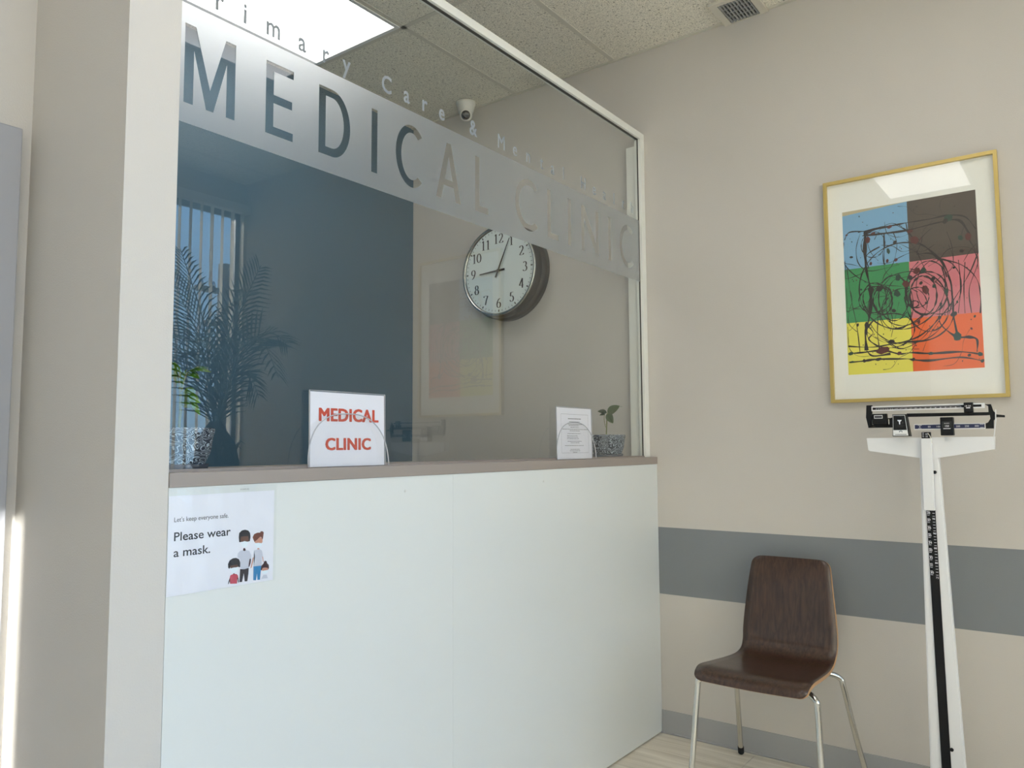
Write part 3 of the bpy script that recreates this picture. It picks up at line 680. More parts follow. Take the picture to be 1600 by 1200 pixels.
p2 = thing('potted_plant', 'small seedling with three dark leaves in a carved pot beside the page of text', 'plant', (PX, PY, HC), 'potted plants on the counter')
pot(p2, PX, PY)
c0 = Vector((PX, PY, HC+0.092))
def rel(a, d, z): return c0+R_*a+D_*d+Z_*z
bm = bmesh.new(); tube(bm, catmull([rel(-.004, 0, 0), rel(-.002, 0, .04), rel(0, 0, .075), rel(.004, 0, .110)], 5), 0.0028, 8)
tube(bm, catmull([rel(-.006, 0, .045), rel(-.012, 0, .075), rel(-.011, 0, .103)], 5), 0.0014, 6); tube(bm, catmull([rel(.004, 0, .108), rel(.016, 0, .114)], 4), 0.0013, 6)
part('stem', bm, 'stem', p2, True)
leaf(p2, rel(.004, 0, .106), rel(.058, -.01, .142), 0.042, 'leaf', twist=1.1)
leaf(p2, rel(.004, 0, .110), rel(.026, -.02, .062), 0.036, 'leaf', twist=1.3)
leaf(p2, rel(.0, 0, .112), rel(-.040, .01, .118), 0.024, 'leaf', twist=0.9)
leaf(p2, rel(-.008, 0, .103), rel(-.036, -.02, .099), 0.018, 'leaf', twist=0.7)
leaf(p2, rel(.050, -.01, .138), rel(.072, -.01, .136), 0.004, 'leaf', twist=0.5, n=4)

PX, PY = -2.283, 0.150
p1 = thing('potted_plant', 'bright green leafy plant in a carved pot beside the pale wall end', 'plant', (PX, PY, HC), 'potted plants on the counter')
pot(p1, PX, PY); c0 = Vector((PX, PY, HC+0.092))
bm = bmesh.new(); tube(bm, catmull([rel(0, 0, 0), rel(.003, 0, .06), rel(.001, 0, .115), rel(-.002, 0, .15)], 5), 0.0038, 8)
tube(bm, catmull([rel(.001, 0, .085), rel(.022, 0, .075), rel(.034, 0, .055)], 5), 0.0018, 6)
tube(bm, catmull([rel(.004, 0, .100), rel(.012, 0, .135), rel(.022, 0, .150)], 5), 0.0022, 6)
part('stem', bm, 'stem', p1, True)
for a in (((.0, 0, .110), (-.038, -.01, .190), .030, .9), ((.002, 0, .115), (-.012, -.01, .178), .022, 1.2), ((.004, 0, .110), (.016, 0, .160), .012, 1.2),
          ((.014, 0, .146), (.080, -.01, .150), .026, .5), ((.020, 0, .150), (.066, .01, .163), .020, .2), ((.020, 0, .148), (.056, -.02, .134), .020, .9),
          ((.006, 0, .095), (.044, -.01, .103), .030, .8), ((.010, 0, .092), (.052, 0, .076), .028, 1.1), ((.012, 0, .088), (.036, -.02, .062), .028, 1.3), ((.030, 0, .08), (.052, 0, .045), .014, 1.3),
          ((-.004, 0, .14), (-.05, 0, .13), .02, .7)):
    leaf(p1, rel(*a[0]), rel(*a[1]), a[2], 'leaf_bright', twist=a[3], droop=.003)

# ------------------------------------------------------------------ mask notice taped to the desk front
NX0, NZ1, NW, NH = -2.3885, 1.190, 0.276, 0.219
nt_ = thing('notice_sheet', 'printed notice asking to wear a mask on the white desk front', 'notice', (-2.25, 0, 1.08))
fnn = lambda u, v, d: (NX0+u*NW, -0.0006-d, NZ1-v*NH)
bm = bmesh.new(); prism(bm, [(0, 0), (1, 0), (1, 1), (0, 1)], fnn, 0, 0.0005); part('paper', bm, 'paper', nt_)
pal = {'hair_black': (38, 36, 42), 'hair_brown': (112, 62, 48), 'hair_dark': (66, 38, 42), 'skin_dark': (98, 68, 58), 'skin_deep': (74, 40, 46), 'skin_light': (196, 142, 122), 'mask': (222, 232, 240),
       'shirt': (196, 198, 210), 'shirt_red': (194, 76, 92), 'pants_dark': (44, 38, 50), 'jeans': (52, 128, 178)}
for k2, c_ in pal.items(): M['print_'+k2] = mat('print_'+k2, srgb(*c_), rough=0.6)
PP = [('hair_black', [(0.643, 0.485), (0.647, 0.439), (0.673, 0.415), (0.705, 0.41), (0.737, 0.423), (0.756, 0.452), (0.761, 0.493), (0.755, 0.54), (0.733, 0.543), (0.67, 0.541), (0.649, 0.538)]), ('skin_dark', [(0.664, 0.482), (0.738, 0.482), (0.744, 0.533), (0.728, 0.542), (0.701, 0.533), (0.675, 0.538), (0.662, 0.528)]), ('mask', [(0.664, 0.537), (0.68, 0.539), (0.701, 0.533), (0.725, 0.542), (0.739, 0.547), (0.728, 0.589), (0.707, 0.604), (0.686, 0.595), (0.67, 0.57)]), ('skin_deep', [(0.693, 0.607), (0.708, 0.61), (0.717, 0.634), (0.702, 0.641), (0.687, 0.63)]), ('shirt', [(0.637, 0.657), (0.66, 0.632), (0.687, 0.63), (0.702, 0.642), (0.718, 0.631), (0.75, 0.645), (0.772, 0.694), (0.772, 0.729), (0.751, 0.729), (0.747, 0.829), (0.705, 0.834), (0.663, 0.818), (0.664, 0.724), (0.635, 0.697)]), ('skin_deep', [(0.755, 0.732), (0.77, 0.732), (0.768, 0.775), (0.757, 0.814), (0.747, 0.823), (0.749, 0.783)]), ('pants_dark', [(0.663, 0.827), (0.705, 0.836), (0.749, 0.829), (0.747, 0.886), (0.737, 0.97), (0.711, 0.968), (0.7, 0.878), (0.685, 0.969), (0.659, 0.967)]), ('hair_brown', [(0.781, 0.502), (0.797, 0.468), (0.83, 0.457), (0.857, 0.46), (0.863, 0.446), (0.882, 0.447), (0.895, 0.462), (0.892, 0.485), (0.888, 0.527), (0.88, 0.544), (0.869, 0.507), (0.841, 0.521), (0.814, 0.553), (0.803, 0.558), (0.792, 0.533)]), ('skin_light', [(0.86, 0.503), (0.883, 0.538), (0.884, 0.568), (0.869, 0.581), (0.841, 0.572), (0.809, 0.567), (0.803, 0.552), (0.83, 0.532)]), ('mask', [(0.806, 0.573), (0.841, 0.569), (0.88, 0.58), (0.875, 0.609), (0.853, 0.626), (0.825, 0.617), (0.809, 0.594)]), ('skin_light', [(0.834, 0.627), (0.85, 0.629), (0.856, 0.642), (0.831, 0.641)]), ('shirt', [(0.798, 0.651), (0.82, 0.643), (0.858, 0.642), (0.88, 0.66), (0.892, 0.729), (0.881, 0.734), (0.878, 0.827), (0.8, 0.817), (0.81, 0.723), (0.791, 0.72)]), ('skin_light', [(0.788, 0.72), (0.799, 0.727), (0.778, 0.828), (0.765, 0.838), (0.77, 0.81)]), ('skin_light', [(0.883, 0.728), (0.892, 0.729), (0.898, 0.783), (0.892, 0.788)]), ('jeans', [(0.795, 0.82), (0.876, 0.824), (0.865, 0.976), (0.838, 0.974), (0.833, 0.901), (0.825, 0.975), (0.796, 0.97)]), ('hair_black', [(0.548, 0.797), (0.544, 0.757), (0.559, 0.72), (0.589, 0.702), (0.62, 0.702), (0.651, 0.72), (0.663, 0.758), (0.663, 0.804), (0.652, 0.808), (0.636, 0.788), (0.565, 0.794), (0.558, 0.809)]), ('skin_dark', [(0.565, 0.777), (0.636, 0.774), (0.644, 0.801), (0.601, 0.805), (0.57, 0.806)]), ('mask', [(0.56, 0.807), (0.601, 0.801), (0.644, 0.807), (0.637, 0.84), (0.612, 0.858), (0.586, 0.853), (0.568, 0.836)]), ('skin_deep', [(0.596, 0.863), (0.609, 0.864), (0.612, 0.876), (0.597, 0.875)]), ('shirt_red', [(0.569, 0.879), (0.592, 0.871), (0.612, 0.876), (0.627, 0.873), (0.642, 0.891), (0.647, 0.917), (0.634, 0.924), (0.634, 0.977), (0.568, 0.967), (0.57, 0.923), (0.561, 0.916)]), ('hair_black', [(0.561, 0.911), (0.568, 0.917), (0.555, 0.968), (0.548, 0.966)]), ('hair_black', [(0.638, 0.919), (0.647, 0.917), (0.654, 0.966), (0.647, 0.971)]), ('hair_dark', [(0.869, 0.867), (0.876, 0.827), (0.9, 0.801), (0.903, 0.784), (0.917, 0.776), (0.933, 0.789), (0.933, 0.804), (0.953, 0.827), (0.956, 0.863), (0.947, 0.879), (0.92, 0.851), (0.892, 0.853), (0.879, 0.88)]), ('skin_light', [(0.884, 0.857), (0.92, 0.851), (0.945, 0.861), (0.945, 0.882), (0.909, 0.882), (0.887, 0.884)]), ('mask', [(0.879, 0.888), (0.909, 0.882), (0.947, 0.888), (0.942, 0.914), (0.92, 0.925), (0.89, 0.914)]), ('shirt', [(0.876, 0.969), (0.898, 0.93), (0.931, 0.932), (0.945, 0.973)])]
for i_, (k2, pts) in enumerate(PP):
    bm = bmesh.new(); vs = [bm.verts.new(fnn(u, v_, 0.0006+0.00002*i_)) for u, v_ in pts]
    bmesh.ops.triangulate(bm, faces=[bm.faces.new(vs)]); sheet('printed_'+k2.split('_')[0], bm, 'print_'+k2, nt_)
def htext(bm, body, size, u, v_, wid, bold=0.0):
    me = text_mesh(body, size, bold=bold, align='LEFT', width=wid); add_flat(bm, me, lambda a, b, d_: fnn(u+a/NW, v_-b/NH, d_), 0.0008)
bm = bmesh.new(); htext(bm, "Let's keep everyone safe.", 0.0145, 0.050, 0.262, 0.135); htext(bm, 'Please wear', 0.027, 0.052, 0.452, 0.141, 0.0003); htext(bm, 'a mask.', 0.027, 0.052, 0.612, 0.089, 0.0003)
bm2 = bmesh.new(); htext(bm2, 'STAPLES', 0.005, 0.649, -0.022, 0.024)
sheet('lettering', bm, 'ink', nt_); sheet('sleeve_print', bm2, 'greyink', nt_)
bm = bmesh.new(); vs = [bm.verts.new(fnn(u, v_, 0.0018)) for u, v_ in ((-.004, -.068), (1.022, -.068), (1.022, 1.004), (-.004, 1.004))]; bm.faces.new(vs)
bmesh.ops.subdivide_edges(bm, edges=bm.edges[:], cuts=14, use_grid_fill=True)
for v_ in bm.verts: v_.co.y += 0.0007*sin(v_.co.x*60+v_.co.z*25)*sin(v_.co.z*45-v_.co.x*12)
sheet('plastic_sleeve', bm, 'sleeve', nt_)

# ------------------------------------------------------------------ framed artwork on the right wall
AY0, AY1, AZ0, AZ1 = -0.7905, -1.4044, 1.4615, 2.3709
art = thing('framed_picture', 'colourful drip painting of six colour blocks in a thin gold frame', 'picture', (0, (AY0+AY1)/2, AZ0))
fa = side(AY0, AZ0, 0.0); AW, AH = AY0-AY1, AZ1-AZ0; fw_ = 0.013; dp = 0.026
bm = bmesh.new()
prism(bm, [(0, 0), (AW, 0), (AW-fw_, fw_), (fw_, fw_)], fa, 0.001, dp); prism(bm, [(0, AH), (fw_, AH-fw_), (AW-fw_, AH-fw_), (AW, AH)], fa, 0.001, dp)
prism(bm, [(0, 0), (fw_, fw_), (fw_, AH-fw_), (0, AH)], fa, 0.001, dp); prism(bm, [(AW, 0), (AW, AH), (AW-fw_, AH-fw_), (AW-fw_, fw_)], fa, 0.001, dp)
bmesh.ops.remove_doubles(bm, verts=bm.verts[:], dist=1e-5); part('frame', bm, 'gold', art)
bm = bmesh.new(); prism(bm, [(fw_, fw_), (AW-fw_, fw_), (AW-fw_, AH-fw_), (fw_, AH-fw_)], fa, 0.004, 0.010); part('mat_board', bm, 'mat_board', art)
PU0, PU1, PV0, PV1 = 0.068, 0.539, 0.111, 0.777      # picture opening, from the lower left corner
W_, H_ = PU1-PU0, PV1-PV0
fp = lambda u, v, d: fa(PU0+u*W_, PV1-v*H_, d)
for nm, c_, a in (('blue', (130, 174, 210), (0, .508, 0, .357)), ('brown', (88, 76, 70), (.508, 1, 0, .360)), ('green', (64, 146, 92), (0, .504, .357, .686)), ('pink', (214, 122, 132), (.504, 1, .360, .692)),
                  ('yellow', (236, 224, 92), (0, .498, .686, 1)), ('orange', (240, 106, 44), (.498, 1, .692, 1))):
    M['paint_'+nm] = mat('paint_'+nm, srgb(*c_), rough=0.7, vary=0.03, vscale=8)
    part('colour_block', prism(bmesh.new(), [(a[0], a[2]), (a[1], a[2]), (a[1], a[3]), (a[0], a[3])], fp, 0.010, 0.0108), 'paint_'+nm, art)
M['drip_black'] = mat('drip_paint_black', srgb(44, 34, 34), rough=0.35); M['drip_red'] = mat('drip_paint_red', srgb(92, 36, 34), rough=0.35)
M['drip_green'] = mat('drip_paint_green', srgb(34, 62, 50), rough=0.35); M['drip_strip'] = mat('tan_strip', srgb(196, 180, 148), rough=0.7)
part('colour_block', prism(bmesh.new(), [(0, 0), (.508, 0), (0, .024)], fp, 0.0108, 0.0110), 'drip_strip', art)
LN = [(8, [(0.182, 0.146), (0.171, 0.246), (0.175, 0.367), (0.198, 0.476), (0.202, 0.557), (0.183, 0.662), (0.149, 0.752), (0.151, 0.859)]), (4, [(0.122, 0.138), (0.243, 0.133), (0.412, 0.129), (0.511, 0.126), (0.672, 0.126), (0.798, 0.121), (0.92, 0.145), (0.99, 0.223)]), (5, [(0.155, 0.163), (0.326, 0.169), (0.508, 0.171), (0.734, 0.154), (0.873, 0.158), (0.937, 0.236), (0.949, 0.281)]), (4, [(0.564, 0.322), (0.66, 0.326), (0.736, 0.372), (0.792, 0.48), (0.808, 0.595), (0.806, 0.696), (0.831, 0.836)]), (6, [(0.758, 0.781), (0.832, 0.821), (0.907, 0.826), (0.958, 0.844), (0.954, 0.911)]), (3, [(0.721, 0.364), (0.873, 0.412), (0.973, 0.497), (0.999, 0.599), (0.99, 0.698)]), (3, [(0.326, 0.169), (0.321, 0.262), (0.315, 0.355)]), (2, [(0.022, 0.352), (0.047, 0.544), (0.082, 0.708), (0.099, 0.869)]), (2, [(0.859, 0.385), (0.865, 0.537), (0.84, 0.686)]), (2, [(0.904, 0.402), (0.887, 0.552), (0.886, 0.69)]), (3, [(1.005, 0.338), (0.93, 0.468), (0.765, 0.655), (0.569, 0.793), (0.372, 0.833)]), (2, [(0.004, 0.186), (0.006, 0.323), (0.174, 0.447), (0.44, 0.498)]), (4, [(0.006, 0.826), (0.204, 0.842), (0.405, 0.828), (0.63, 0.823), (0.758, 0.768), (0.812, 0.696)]), (5, [(0.009, 0.924), (0.131, 0.921), (0.233, 0.916), (0.448, 0.925), (0.504, 0.933), (0.623, 0.943), (0.84, 0.936), (0.988, 0.963)]), (5, [(0.012, 0.871), (0.116, 0.87), (0.278, 0.866), (0.401, 0.893), (0.491, 0.891), (0.633, 0.903), (0.842, 0.905), (0.975, 0.925)]), (6, [(0.182, 0.146), (0.294, 0.132), (0.37, 0.135)]), (5, [(0.151, 0.859), (0.201, 0.895), (0.335, 0.889)]), (3, [(0.338, 0.555), (0.266, 0.642), (0.344, 0.739), (0.492, 0.724), (0.608, 0.668)]), (3, [(0.01, 0.173), (0.052, 0.13), (0.174, 0.138)]), (3, [(0.495, 0.124), (0.522, 0.219), (0.631, 0.284), (0.721, 0.371)]), (2, [(0.139, 0.147), (0.102, 0.238), (0.12, 0.334), (0.212, 0.384), (0.431, 0.367)]), (3, [(0.288, 0.245), (0.183, 0.287), (0.196, 0.369)]), (3, [(0.511, 0.401), (0.653, 0.447), (0.742, 0.526), (0.782, 0.644)]), (4, [(0.412, 0.127), (0.492, 0.169), (0.553, 0.236)]), (2, [(0.299, 0.802), (0.403, 0.86), (0.501, 0.847), (0.6, 0.795), (0.7, 0.701)]), (3, [(0.202, 0.557), (0.249, 0.64), (0.242, 0.759), (0.253, 0.865)]), (2, [(0.942, 0.281), (0.994, 0.399), (0.924, 0.555), (0.931, 0.693)]), (2, [(0.721, 0.626), (0.707, 0.726), (0.772, 0.794), (0.831, 0.836)]), (3, [(0.168, 0.714), (0.208, 0.756), (0.172, 0.794), (0.238, 0.837)])]
EL = [(3, (0.236, 0.56), 0.125, 0.076), (3, (0.229, 0.546), 0.088, 0.086), (4, (0.295, 0.571), 0.072, 0.079), (3, (0.379, 0.559), 0.12, 0.138), (4, (0.598, 0.564), 0.096, 0.112), (4, (0.623, 0.554), 0.152, 0.125), (3, (0.55, 0.573), 0.088, 0.059), (3, (0.638, 0.568), 0.16, 0.197), (3, (0.44, 0.498), 0.32, 0.25), (2, (0.481, 0.632), 0.288, 0.197), (3, (0.343, 0.752), 0.176, 0.099), (2, (0.711, 0.523), 0.16, 0.158), (2, (0.418, 0.601), 0.096, 0.145), (3, (0.531, 0.61), 0.029, 0.018), (2, (0.238, 0.226), 0.096, 0.079), (2, (0.45, 0.617), 0.176, 0.118)]
BL = [(0, (0.197, 0.194), 0.026, 0.021), (0, (0.37, 0.135), 0.022, 0.012), (0, (0.553, 0.236), 0.035, 0.029), (0, (0.524, 0.18), 0.022, 0.013), (0, (0.474, 0.488), 0.035, 0.021), (0, (0.616, 0.534), 0.027, 0.032), (0, (0.278, 0.866), 0.058, 0.026), (0, (0.401, 0.89), 0.019, 0.013), (0, (0.408, 0.338), 0.016, 0.011), (0, (0.935, 0.261), 0.022, 0.029), (0, (0.559, 0.419), 0.029, 0.021), (0, (0.342, 0.337), 0.014, 0.012), (0, (0.214, 0.34), 0.013, 0.011), (0, (0.241, 0.159), 0.019, 0.009), (1, (0.805, 0.137), 0.032, 0.026), (1, (0.882, 0.261), 0.019, 0.018), (1, (0.607, 0.421), 0.026, 0.018), (1, (0.406, 0.232), 0.019, 0.011), (1, (0.353, 0.279), 0.014, 0.021), (1, (0.419, 0.444), 0.026, 0.021), (1, (0.274, 0.497), 0.035, 0.018), (1, (0.206, 0.497), 0.026, 0.021), (1, (0.405, 0.535), 0.022, 0.024), (1, (0.508, 0.453), 0.022, 0.016), (1, (0.68, 0.518), 0.016, 0.012), (1, (0.809, 0.69), 0.026, 0.018), (1, (0.825, 0.817), 0.038, 0.026), (1, (0.374, 0.637), 0.019, 0.013), (1, (0.159, 0.713), 0.019, 0.026), (1, (0.026, 0.872), 0.022, 0.013), (1, (0.036, 0.923), 0.019, 0.008), (1, (0.131, 0.921), 0.016, 0.011), (1, (0.242, 0.917), 0.029, 0.011), (1, (0.633, 0.903), 0.021, 0.012), (1, (0.975, 0.925), 0.024, 0.012), (1, (0.988, 0.963), 0.014, 0.012), (1, (0.901, 0.927), 0.013, 0.011), (1, (0.885, 0.337), 0.016, 0.013), (1, (0.721, 0.626), 0.013, 0.012), (1, (0.708, 0.701), 0.013, 0.012), (1, (0.675, 0.475), 0.019, 0.013), (1, (0.764, 0.56), 0.016, 0.021), (1, (0.586, 0.492), 0.016, 0.011), (1, (0.348, 0.818), 0.032, 0.012), (1, (0.504, 0.931), 0.016, 0.011), (1, (0.091, 0.702), 0.011, 0.012), (1, (0.061, 0.285), 0.019, 0.007), (0, (0.03, 0.145), 0.01, 0.007), (1, (0.129, 0.49), 0.01, 0.007), (1, (0.837, 0.623), 0.01, 0.008), (1, (0.826, 0.426), 0.011, 0.008), (1, (0.952, 0.713), 0.01, 0.008), (0, (0.925, 0.78), 0.01, 0.008), (0, (0.557, 0.716), 0.014, 0.014), (0, (0.657, 0.771), 0.011, 0.009), (1, (0.405, 0.541), 0.029, 0.018), (1, (0.182, 0.152), 0.022, 0.018), (1, (0.619, 0.611), 0.013, 0.009), (1, (0.781, 0.153), 0.022, 0.018)]
r2 = random.Random(3)
bm = bmesh.new()
def stroke(P, w_, dd):
    Q = catmull([(x*W_, y*H_, 0) for x, y in P], 8); ph = r2.random()*6
    ws = [w_*0.00145*(0.85+0.55*sin(ph+i_*0.45)*sin(ph*2+i_*0.21)) for i_ in range(len(Q))]
    ribbon(bm, [(q.x, q.y) for q in Q], ws, lambda u, v_, d_: fp(min(max(u/W_, 0), 1), min(max(v_/H_, 0), 1), d_), dd)
i_ = 0
for w_, P in LN: stroke(P, w_, 0.0110+0.00001*i_); i_ += 1
for w_, (cx_, cy_), a, b in EL:
    n_ = 18; ph = r2.uniform(0, 6); sp = r2.uniform(-.12, .12)
    stroke([(cx_+a*(1+sp*q/n_)*cos(ph+2*pi*1.04*q/n_), cy_+b*(1+sp*q/n_)*sin(ph+2*pi*1.04*q/n_)) for q in range(n_+1)], w_, 0.0110+0.00001*i_); i_ += 1
for q in range(34):
    x, y = r2.uniform(.05, .95), r2.uniform(.1, .9); P = [(x, y)]; a = r2.uniform(0, 6.28)
    for _ in range(r2.randint(3, 6)):
        a += r2.uniform(-.5, .9); x += .09*cos(a); y += .07*sin(a); P.append((min(max(x, .01), .99), min(max(y, .02), .98)))
    stroke(P, r2.uniform(.8, 1.7), 0.0110+0.00001*i_); i_ += 1
sheet('drip_lines', bm, 'drip_black', art)
bb_ = {0: bmesh.new(), 1: bmesh.new(), 2: bmesh.new()}
def blob(bm, x, y, a, b, dd):
    n_ = 14; ph = r2.uniform(0, 6); vs = []
    for q in range(n_):
        t_ = 2*pi*q/n_; k3 = 0.85+0.12*sin(2*t_+ph)+0.08*sin(5*t_+2*ph); vs.append(bm.verts.new(fp(min(max(x+a*k3*cos(t_), 0), 1), min(max(y+b*k3*sin(t_), 0), 1), dd)))
    bm.faces.new(vs)
for kk, (x, y), a, b in BL: blob(bb_[kk if kk == 0 else r2.choice((1, 2))], x, y, a, b, 0.0118+0.00001*i_); i_ += 1
for q in range(90): blob(bb_[r2.choice((0, 1, 1, 2))], r2.uniform(.03, .97), r2.uniform(.03, .97), r2.uniform(.002, .006), r2.uniform(.002, .006), 0.0118+0.00001*i_); i_ += 1
sheet('drip_blots', bb_[0], 'drip_red', art); sheet('drip_blots', bb_[1], 'drip_black', art); sheet('drip_blots', bb_[2], 'drip_green', art)
bm = bmesh.new(); vs = [bm.verts.new(fa(u, v_, 0.020)) for u, v_ in ((fw_, fw_), (AW-fw_, fw_), (AW-fw_, AH-fw_), (fw_, AH-fw_))]; bm.faces.new(vs); sheet('picture_glass', bm, 'pic_glass', art)
for o in art.children:
    if o.name.startswith('colour_block'): pass

# ------------------------------------------------------------------ chair (faces -x, back to the wall)
CHY = -0.632
ch = thing('side_chair', 'dark walnut bent-plywood chair with chrome tube legs against the wall', 'chair', (-0.36, CHY, 0))
# shell profile in x,z with half width; from front nose to back top
prof = [(-0.616, 0.452, .197), (-0.608, 0.468, .200), (-0.588, 0.482, .203), (-0.545, 0.490, .205), (-0.45, 0.482, .200), (-0.33, 0.472, .192), (-0.245, 0.471, .184), (-0.195, 0.483, .181), (-0.168, 0.512, .182), (-0.158, 0.555, .183), (-0.150, 0.62, .178), (-0.138, 0.72, .167), (-0.122, 0.80, .157), (-0.112, 0.835, .150), (-0.110, 0.842, .140)]
PR = catmull([(x, z, h) for x, z, h in prof], 5)
bm = bmesh.new(); rows = []; NS = 12
L_ = len(PR)
# arc length for rounding corners
sl = [0]
for a, b in zip(PR[:-1], PR[1:]): sl.append(sl[-1]+math.hypot(b.x-a.x, b.y-a.y))
for i_, q in enumerate(PR):
    hw_ = q.z; rad = 0.035
    for dist in (sl[i_], sl[-1]-sl[i_]):
        rc = 0.022 if dist == sl[i_] and i_ < L_/2 else 0.030
        if dist < rc: hw_ = min(hw_, q.z-rc+math.sqrt(max(0, rc*rc-(rc-dist)**2)))
    row = []
    for s_ in range(NS+1):
        t_ = -1+2*s_/NS; yy_ = hw_*t_/0.18; ud = min(1, max(0, (q.y-0.47)/0.14)); dishx = 0.010*(1-yy_*yy_)*ud
        row.append(bm.verts.new((q.x+dishx, CHY+hw_*t_, q.y-0.004*(1-yy_*yy_)*(1-ud))))
    rows.append(row)
for a, b in zip(rows[:-1], rows[1:]):
    for s_ in range(NS): bm.faces.new((a[s_], a[s_+1], b[s_+1], b[s_]))
bmesh.ops.recalc_face_normals(bm, faces=bm.faces[:])
bm.normal_update(); f0 = min(bm.faces, key=lambda f: (f.calc_center_median()-Vector((-.4, CHY, .45))).length)
if f0.normal.z < 0: bmesh.ops.reverse_faces(bm, faces=bm.faces[:])
top = bmesh.new(); top.free()
bmesh.ops.solidify(bm, geom=bm.faces[:], thickness=0.012)
bm.normal_update()
off = ch.matrix_world.translation; bmesh.ops.translate(bm, verts=bm.verts[:], vec=-off)
me = bpy.data.meshes.new('seat_shell'); bmesh.ops.recalc_face_normals(bm, faces=bm.faces[:]); bm.to_mesh(me); bm.free()
me.materials.append(M['walnut']); me.materials.append(M['ply'])
sh = link('seat_shell', me, None, ch)
# rim faces show the pale plywood edge
nF = (L_-1)*NS
for p_ in me.polygons:
    if p_.area < 0.012*0.06 and len(p_.vertices) == 4:
        vv = [me.vertices[i] .co for i in p_.vertices]; ed = sorted((vv[i]-vv[(i+1) % 4]).length for i in range(4))
        if abs(ed[0]-0.012) < 0.003 or abs(ed[1]-0.012) < 0.003 or abs(ed[2]-0.012) < 0.003:
            if p_.index >= 2*nF: p_.material_index = 1
    p_.use_smooth = p_.index < 2*nF
def leg(pts, foot):
    bm = bmesh.new(); P = catmull(pts, 8); tube(bm, P, 0.0105, 14); l_ = part('leg', bm, 'chrome', ch, True)
    a, b = Vector(pts[-2]), Vector(pts[-1]); t_ = (b-a).normalized()
    bm = bmesh.new(); tube(bm, [b-t_*0.032, b-t_*0.004, b], [0.0125, 0.0125, 0.010], 14)
    bmesh.ops.translate(bm, verts=bm.verts[:], vec=-ch.matrix_world.translation); obj('foot_cap', bm, 'rubber', l_, True)
def chair_leg(x_in, x_knee, x_foot, sg, y_in, y_knee, y_foot, zt):
    Y = lambda a: CHY+sg*a
    leg([(x_in, Y(y_in), zt), (x_in+(x_knee-x_in)*.6, Y(y_in+(y_knee-y_in)*.55), zt), (x_knee+(x_foot-x_knee)*.01, Y(y_knee-.004), zt-.018), (x_knee+(x_foot-x_knee)*.08, Y(y_knee+(y_foot-y_knee)*.10), zt-.055),
         (x_knee+(x_foot-x_knee)*.5, Y(y_knee+(y_foot-y_knee)*.5), zt*.46), (x_foot, Y(y_foot), 0.008)], 0)
for sg in (1, -1):
    chair_leg(-0.50, -0.545, -0.592, sg, 0.12, 0.212, 0.240, 0.452)
    chair_leg(-0.26, -0.200, -0.045, sg, 0.12, 0.203, 0.250, 0.442)
bm = bmesh.new()
for x_ in (-0.50, -0.26): tube(bm, [(x_, CHY-0.125, 0.452 if x_ < -.4 else .442), (x_, CHY+0.125, 0.452 if x_ < -.4 else .442)], 0.0105, 12)
tube(bm, [(-0.50, CHY-0.08, 0.452), (-0.26, CHY-0.08, 0.442)], 0.009, 10); tube(bm, [(-0.50, CHY+0.08, 0.452), (-0.26, CHY+0.08, 0.442)], 0.009, 10)
part('under_frame', bm, 'chrome', ch, True)

# ------------------------------------------------------------------ physician's balance scale
sc = thing('balance_scale', 'white upright medical balance scale with black sliding weights below the picture', 'scale', (-0.30, -1.18, 0))
XF = -0.27
SF = lambda u, v, d: (XF-d, u, v)            # u is world y here
def sbox(name, y0, y1, z0, z1, x0, x1, m, bev=0.001, root=None): return part(name, B(min(x0, x1), max(x0, x1), min(y0, y1), max(y0, y1), z0, z1, bev=bev), m, root or sc)
sbox('platform', -1.045, -1.325, 0.035, 0.085, -0.62, -0.20, 'scale_white', 0.006)
sbox('tread_mat', -1.055, -1.315, 0.085, 0.090, -0.61, -0.29, 'rubber', 0.002)
for a, b in ((-0.58, -1.07), (-0.58, -1.30), (-0.24, -1.07), (-0.24, -1.30)):
    bm = bmesh.new(); lathe(bm, [(0.018, 0), (0.020, 0.004), (0.016, 0.036)], (a, b, 0), 'Z', 16); part('foot', bm, 'rubber', sc, True)
# tapering column
bm = bmesh.new(); pts = [(-1.1300, 0.085), (-1.2415, 0.085), (-1.2030, 1.262), (-1.1435, 1.262)]
prism(bm, pts, SF, 0.0, -0.032); bmesh.ops.bevel(bm, geom=[e for e in bm.edges if e.calc_length() > 0.5], offset=0.004, segments=2, affect='EDGES'); part('column', bm, 'scale_white', sc)
bm = bmesh.new(); prism(bm, [(-1.1690, 0.09), (-1.1975, 0.09), (-1.1830, 1.262), (-1.1555, 1.262)], SF, 0.0, 0.004); part('ruler', bm, 'black', sc)
bm = bmesh.new(); z = 0.846; n_ = 0
def yl(zz, side_): a = (zz-0.09)/1.17; return (-1.1690+a*0.0135) if side_ == 0 else (-1.1975+a*0.0145)
while z < 1.075:
    yA, yB = yl(z, 0), yl(z, 1)
    ribbon(bm, [(yA-0.0015, z), (yA-0.0015-(0.008), z)], 0.0015, SF, 0.0044)
    if n_ % 2 == 0: ribbon(bm, [(yA-.003, z+0.0065), (yA-.0068, z+0.0065)], 0.0014, SF, 0.0044)
    z += 0.0127; n_ += 1
z = 0.846; n_ = 0
while z < 1.075:
    yB = yl(z, 1)
    ribbon(bm, [(yB+0.0095, z), (yB+0.002, z)], 0.0015, SF, 0.0044); z += 0.010; n_ += 1
for k3 in range(9):
    z = 0.848+k3*0.0254; me = text_mesh(str(30+k3), 0.0105, bold=0.0002, align='CENTER'); add_flat(bm, me, lambda u, v_, d_, z=z: SF(yl(z, 0)-0.0065-u, z+v_+.002, d_), 0.0046)
